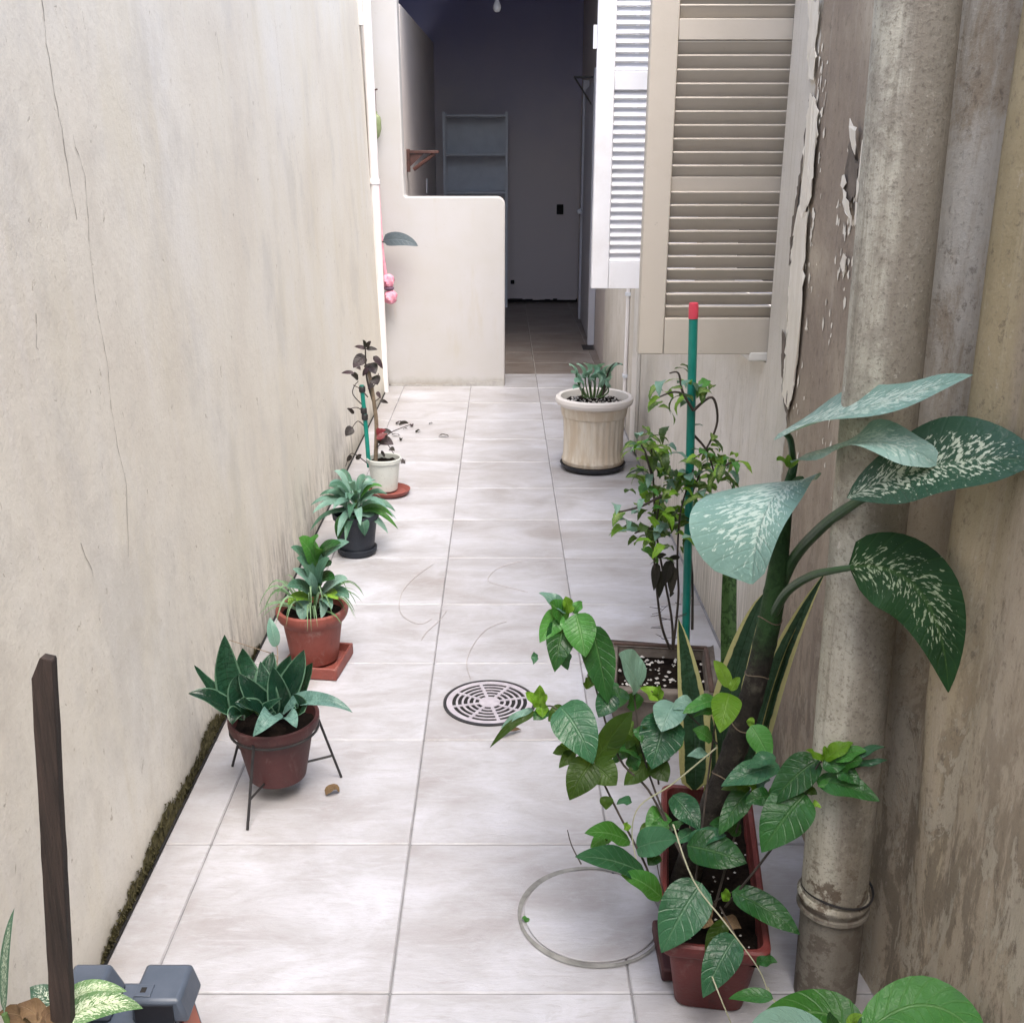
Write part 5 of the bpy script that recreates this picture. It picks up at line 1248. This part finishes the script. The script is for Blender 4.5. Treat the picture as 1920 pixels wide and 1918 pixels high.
for pp, r0 in (([(1310, 1700, 1.60), (1240, 1682, 1.61), (1205, 1610, 1.64), (1160, 1525, 1.67), (1112, 1430, 1.69), (1085, 1400, 1.70), (1045, 1330, 1.73), (1015, 1325, 1.74)], .0026), ([(1320, 1690, 1.60), (1262, 1570, 1.66), (1215, 1480, 1.70), (1160, 1420, 1.72), (1120, 1300, 1.77), (1090, 1180, 1.79), (1065, 1158, 1.80)], .0026),
               ([(1262, 1570, 1.66), (1210, 1430, 1.72), (1192, 1330, 1.76), (1190, 1285, 1.76)], .0022), ([(1235, 1470, 1.71), (1230, 1400, 1.72), (1250, 1345, 1.74)], .002), ([(1340, 1700, 1.60), (1380, 1560, 1.65), (1410, 1480, 1.65), (1462, 1436, 1.64)], .0024),
               ([(1360, 1700, 1.58), (1440, 1600, 1.55), (1500, 1510, 1.54), (1530, 1440, 1.545), (1545, 1425, 1.54)], .0024), ([(1300, 1690, 1.61), (1330, 1440, 1.72), (1345, 1340, 1.72), (1368, 1300, 1.72)], .0022), ([(1340, 1700, 1.58), (1316, 1656, 1.56)], .002), ([(1350, 1700, 1.57), (1380, 1755, 1.50)], .0018),
               ([(1340, 1690, 1.59), (1372, 1672, 1.57)], .0018), ([(1345, 1395, 1.72), (1280, 1330, 1.75), (1200, 1285, 1.76)], .002), ([(1250, 1690, 1.6), (1238, 1650, 1.61), (1232, 1620, 1.62)], .0016), ([(1090, 1620, 1.6), (1072, 1585, 1.62), (1064, 1556, 1.62)], .0014), ([(1425, 1620, 1.53), (1470, 1560, 1.53), (1512, 1488, 1.54)], .0018)):
    stem(h7, pp, r0, r0 * .55, 'stem_dk', 'branch', 6)
for pp in ([(1345, 1400, 1.70), (1260, 1470, 1.68), (1200, 1510, 1.66), (1185, 1560, 1.65), (1195, 1620, 1.63)], [(1262, 1545, 1.62), (1300, 1650, 1.54), (1360, 1730, 1.48), (1420, 1812, 1.44), (1440, 1860, 1.42)], [(1335, 1830, 1.45), (1355, 1880, 1.42), (1378, 1935, 1.40)]):
    stem(h7, pp, .0016, .001, 'vine', 'tendril', 5)

# broad-leaved plant at the lower right corner
k7 = plant('hosta_plant', 'broad ribbed bright green leaves rising at the lower right corner', p7 + Vector((0, 0, .14)))
leaf(k7, [(1600, 1975, 1.20), (1545, 1900, 1.26), (1415, 1925, 1.22)], 92, M['shrub_bright'], n=(.1, .55, .75), a=.55, b=.7, fold=.15, ruf=.004, nu=14)
leaf(k7, [(1618, 1940, 1.20), (1735, 1884, 1.22), (1846, 1955, 1.14)], 100, M['shrub_bright'], n=(0, .75, .6), a=.5, b=.6, fold=.15, ruf=.005, nu=14)
leaf(k7, [(1560, 1950, 1.18), (1470, 1915, 1.18), (1400, 1945, 1.12)], 60, M['shrub_pale'], n=(0, .5, .8), fold=.15, nu=14)
leaf(k7, [(1450, 1872, 1.32), (1410, 1866, 1.33), (1366, 1872, 1.32)], 30, M['shrub'], n=(0, .6, .7), fold=.15)
leaf(k7, [(1575, 1935, 1.2), (1560, 1915, 1.2), (1556, 1895, 1.2)], 22, M['shrub'], n=(0, .9, .3))
leaf(k7, [(1610, 1940, 1.2), (1600, 1915, 1.2), (1618, 1902, 1.19)], 26, M['shrub_lime'], n=(0, .8, .4))
stem(k7, [(1590, 1950, 1.18), (1500, 1900, 1.28), (1452, 1876, 1.32), (1440, 1850, 1.34)], .0022, .001, 'vine', 'tendril', 5)
for (x_, y_) in ((1600, 1945), (1618, 1925), (1560, 1950), (1575, 1935), (1610, 1940)):
    m = MB(); m.tube([p7 + Vector((0, 0, .13)), p7.lerp(at(x_, y_, 1.19), .6) + Vector((0, 0, .07)), at(x_, y_, 1.195)], .004, 6); obj('stalk', m, M['stem_gr'], k7)

# speckled plant and stake at the lower left corner
l8 = plant('speckled_plant', 'pale speckled leaves round the wooden stake at the lower left corner', p8 + Vector((0, 0, .23)))
leaf(l8, [(118, 1895, 1.10), (165, 1858, 1.14), (238, 1858, 1.15)], 46, M['dieff_young'], n=(0, .6, .7), nu=12)
leaf(l8, [(110, 1925, 1.08), (185, 1884, 1.12), (268, 1890, 1.13)], 56, M['dieff_young'], n=(0, .6, .7), nu=12)
leaf(l8, [(118, 1915, 1.09), (88, 1875, 1.12), (56, 1850, 1.13)], 58, M['dieff'], n=(0, .7, .6), nu=12)
leaf(l8, [(8, 1900, 1.08), (10, 1790, 1.08), (27, 1702, 1.09)], 18, M['dieff'], n=(-.3, .9, 0), nu=12)
leaf(l8, [(95, 1930, 1.07), (60, 1895, 1.10), (30, 1885, 1.10)], 40, M['dry'], n=(0, .6, .7), nu=10, ruf=.01)
leaf(l8, [(60, 1935, 1.07), (40, 1905, 1.10), (-5, 1900, 1.10)], 44, M['dry'], n=(0, .6, .7), nu=10, ruf=.012)
leaf(l8, [(100, 1940, 1.06), (85, 1905, 1.09), (110, 1895, 1.10)], 30, M['dry'], n=(0, .6, .7), nu=10, ruf=.012)
for (x_, y_) in ((118, 1895), (110, 1925), (118, 1915), (8, 1900)):
    m = MB(); e_ = at(x_, y_, 1.09); m.tube([p8 + Vector((0, 0, .22)), p8.lerp(e_, .6) + Vector((0, 0, .08)), e_], .004, 6); obj('stalk', m, M['stem_gr'], l8)
wk = thing('wooden_stake', 'weathered dark wooden stake leaning at the lower left corner', 'stake', (-.60, 1.09, .23))
A, B = at(126, 2050, 1.09), at(82, 1237, 1.10)
ax = (B - A).normalized(); sx = Vector((1, 0, 0)); sx = (sx - ax * sx.dot(ax)).normalized(); sy = ax.cross(sx)
m = MB(); hw, ht = .0130, .008
NS = 22; rgs = []
rs = random.Random(8)
for i in range(NS + 1):
    u = i / NS; c = A.lerp(B, u); w_ = hw * (1.05 - .08 * u) + rs.uniform(-.0005, .0005)
    rgs.append([c + sx * a * w_ + sy * b * ht for a, b in ((-1, -1), (1, -1), (1, 1), (-1, 1))])
rgs[-1][0] -= ax * .022; rgs[-1][3] -= ax * .020; rgs[-1][1] += ax * .001
rgs.append([rgs[-1][0].lerp(rgs[-1][1], .45) + ax * .018, rgs[-1][1] - sx * .001 + ax * .003, rgs[-1][2] - sx * .001 + ax * .003, rgs[-1][3].lerp(rgs[-1][2], .45) + ax * .016])
for rg in rgs: m.v += rg
for i in range(len(rgs) - 1):
    for k in range(4): m.f.append((i * 4 + k, i * 4 + (k + 1) % 4, i * 4 + 4 + (k + 1) % 4, i * 4 + 4 + k))
m.f.append((0, 1, 2, 3)); e = 4 * (len(rgs) - 1); m.f.append((e, e + 1, e + 2, e + 3))
obj('slat', m, M['wood'], wk, smooth=False, bevel=.0012)

# blue-grey plastic case behind the stake
bx = thing('plastic_case', 'blue-grey plastic case with two raised latch blocks at the lower left', 'case', (-.56, 1.28, 0))
m = MB(); m.prism([Vector((-.655, 1.215, 0)), Vector((-.44, 1.215, 0)), Vector((-.485, 1.215, .262)), Vector((-.645, 1.215, .262))], (0, .115, 0)); obj('body', m, M['plastic'], bx, bevel=.006)
def block(x0, x1, y0, y1, z0, z1, sl):
    m = MB(); m.prism([Vector((x0 - sl * .2, y0, z0)), Vector((x1 + sl, y0, z0)), Vector((x1, y0, z1)), Vector((x0, y0, z1))], (0, y1 - y0, 0)); return m
kR = obj('latch_block', block(-.545, -.474, 1.245, 1.322, .263, .305, .012), M['plastic'], bx, bevel=.006)
kL = obj('latch_block', block(-.655, -.598, 1.245, 1.322, .263, .305, .02), M['plastic'], bx, bevel=.006)
m = MB(); m.box(-.54, -.483, 1.2425, 1.2445, .264, .297); obj('front_recess', m, M['plastic_dk'], kR)
for par, xx in ((kR, -.535), (kL, -.632)):
    m = MB(); m.box(xx - .0075, xx + .017, 1.252, 1.276, .3052, .3070); obj('latch', m, M['plastic'], par, bevel=.0008)
    m = MB(); m.box(xx, xx + .008, 1.259, 1.269, .3071, .3076); obj('slot', m, M['dark'], par)
def side_x(z): return -.44 - (.045 * z / .262)
m = MB(); m.prism([Vector((side_x(.15) + .001, 1.225, .15)), Vector((side_x(.15) + .001, 1.315, .15)), Vector((side_x(.245) + .001, 1.315, .245)), Vector((side_x(.245) + .001, 1.225, .245))], (.003, 0, 0)); obj('side_panel', m, M['orange'], bx, bevel=.001)
m = MB()
for k in range(4): m.prism([Vector((side_x(.02) + .001, 1.222 + k * .026, .02)), Vector((side_x(.02) + .001, 1.229 + k * .026, .02)), Vector((side_x(.145) + .001, 1.229 + k * .026, .145)), Vector((side_x(.145) + .001, 1.222 + k * .026, .145))], (.004, 0, 0))
obj('side_ribs', m, M['plastic'], bx, kind='stuff')

# ------------------------------------------------------------------ LITTER on the floor
def litter(x, y, L, wd, mat, label, seed, curl=.35, lift=.0):
    r = random.Random(seed); q = gnd(x, y); a = r.uniform(0, 6.28); d = Vector((cos(a), sin(a), 0)) * L / 2
    me = leaf_mesh([q - d + Vector((0, 0, .004)), q + Vector((0, 0, .004 + L * curl * .5)), q + d + Vector((0, 0, .004 + lift))], wd, wd, (r.uniform(-.3, .3), r.uniform(-.3, .3), 1), .6, .7, .35, .003, 8, 4, seed=seed)
    o = obj('fallen_leaf', me, M[mat]); tag(o, label, 'leaf', 'fallen leaves on the tiles')
lab = 'small dark fallen leaf on the tiles beside the purple plant'
for i, (x, y, L) in enumerate(((748, 795, .05), (760, 806, .03), (784, 811, .045), (832, 820, .06), (742, 818, .05), (728, 858, .03), (756, 868, .05), (752, 826, .045), (808, 796, .03), (772, 800, .05))):
    litter(x, y, L, L * .2, 'dead' if i % 3 else 'purple', lab, 100 + i)
litter(624, 1490, .035, .012, 'dry', 'crumpled olive dry leaf on the tile right of the wire stand', 201, .9)
litter(958, 1378, .07, .008, 'dry', 'curled brown dry leaf at the lower edge of the round drain', 203, .3)
litter(985, 1728, .018, .006, 'shrub_bright', 'tiny green leaf scrap on the round access cover', 204)
def strand(pix, label, seed):
    P = [gnd(x, y, .003) for x, y in pix]; Q = []
    for i in range(len(P) - 1):
        p0, p1, p2, p3_ = P[max(i - 1, 0)], P[i], P[i + 1], P[min(i + 2, len(P) - 1)]
        for k in range(6):
            u = k / 6; Q.append(.5 * ((2 * p1) + (p2 - p0) * u + (2 * p0 - 5 * p1 + 4 * p2 - p3_) * u * u + (3 * p1 - p0 - 3 * p2 + p3_) * u ** 3))
    Q.append(P[-1]); m = MB(); m.tube(Q, .0009, 4); o = obj('dry_strand', m, M['strand']); tag(o, label, 'twig')
strand([(812, 1058), (775, 1085), (752, 1115), (752, 1150), (785, 1170), (810, 1160)], 'hair-thin dry strand curling beside the centre joint, left of it', 1)
strand([(978, 1052), (935, 1065), (915, 1085), (930, 1095), (990, 1110)], 'thin pale strand looping on the tiles above the green shrub', 2)
strand([(950, 1165), (915, 1178), (890, 1205), (875, 1240), (882, 1272)], 'thin pale strand trailing down to the round drain', 3)
strand([(838, 1145), (822, 1165), (800, 1185), (790, 1200)], 'shortest thin strand crossing the centre joint above the drain', 4)
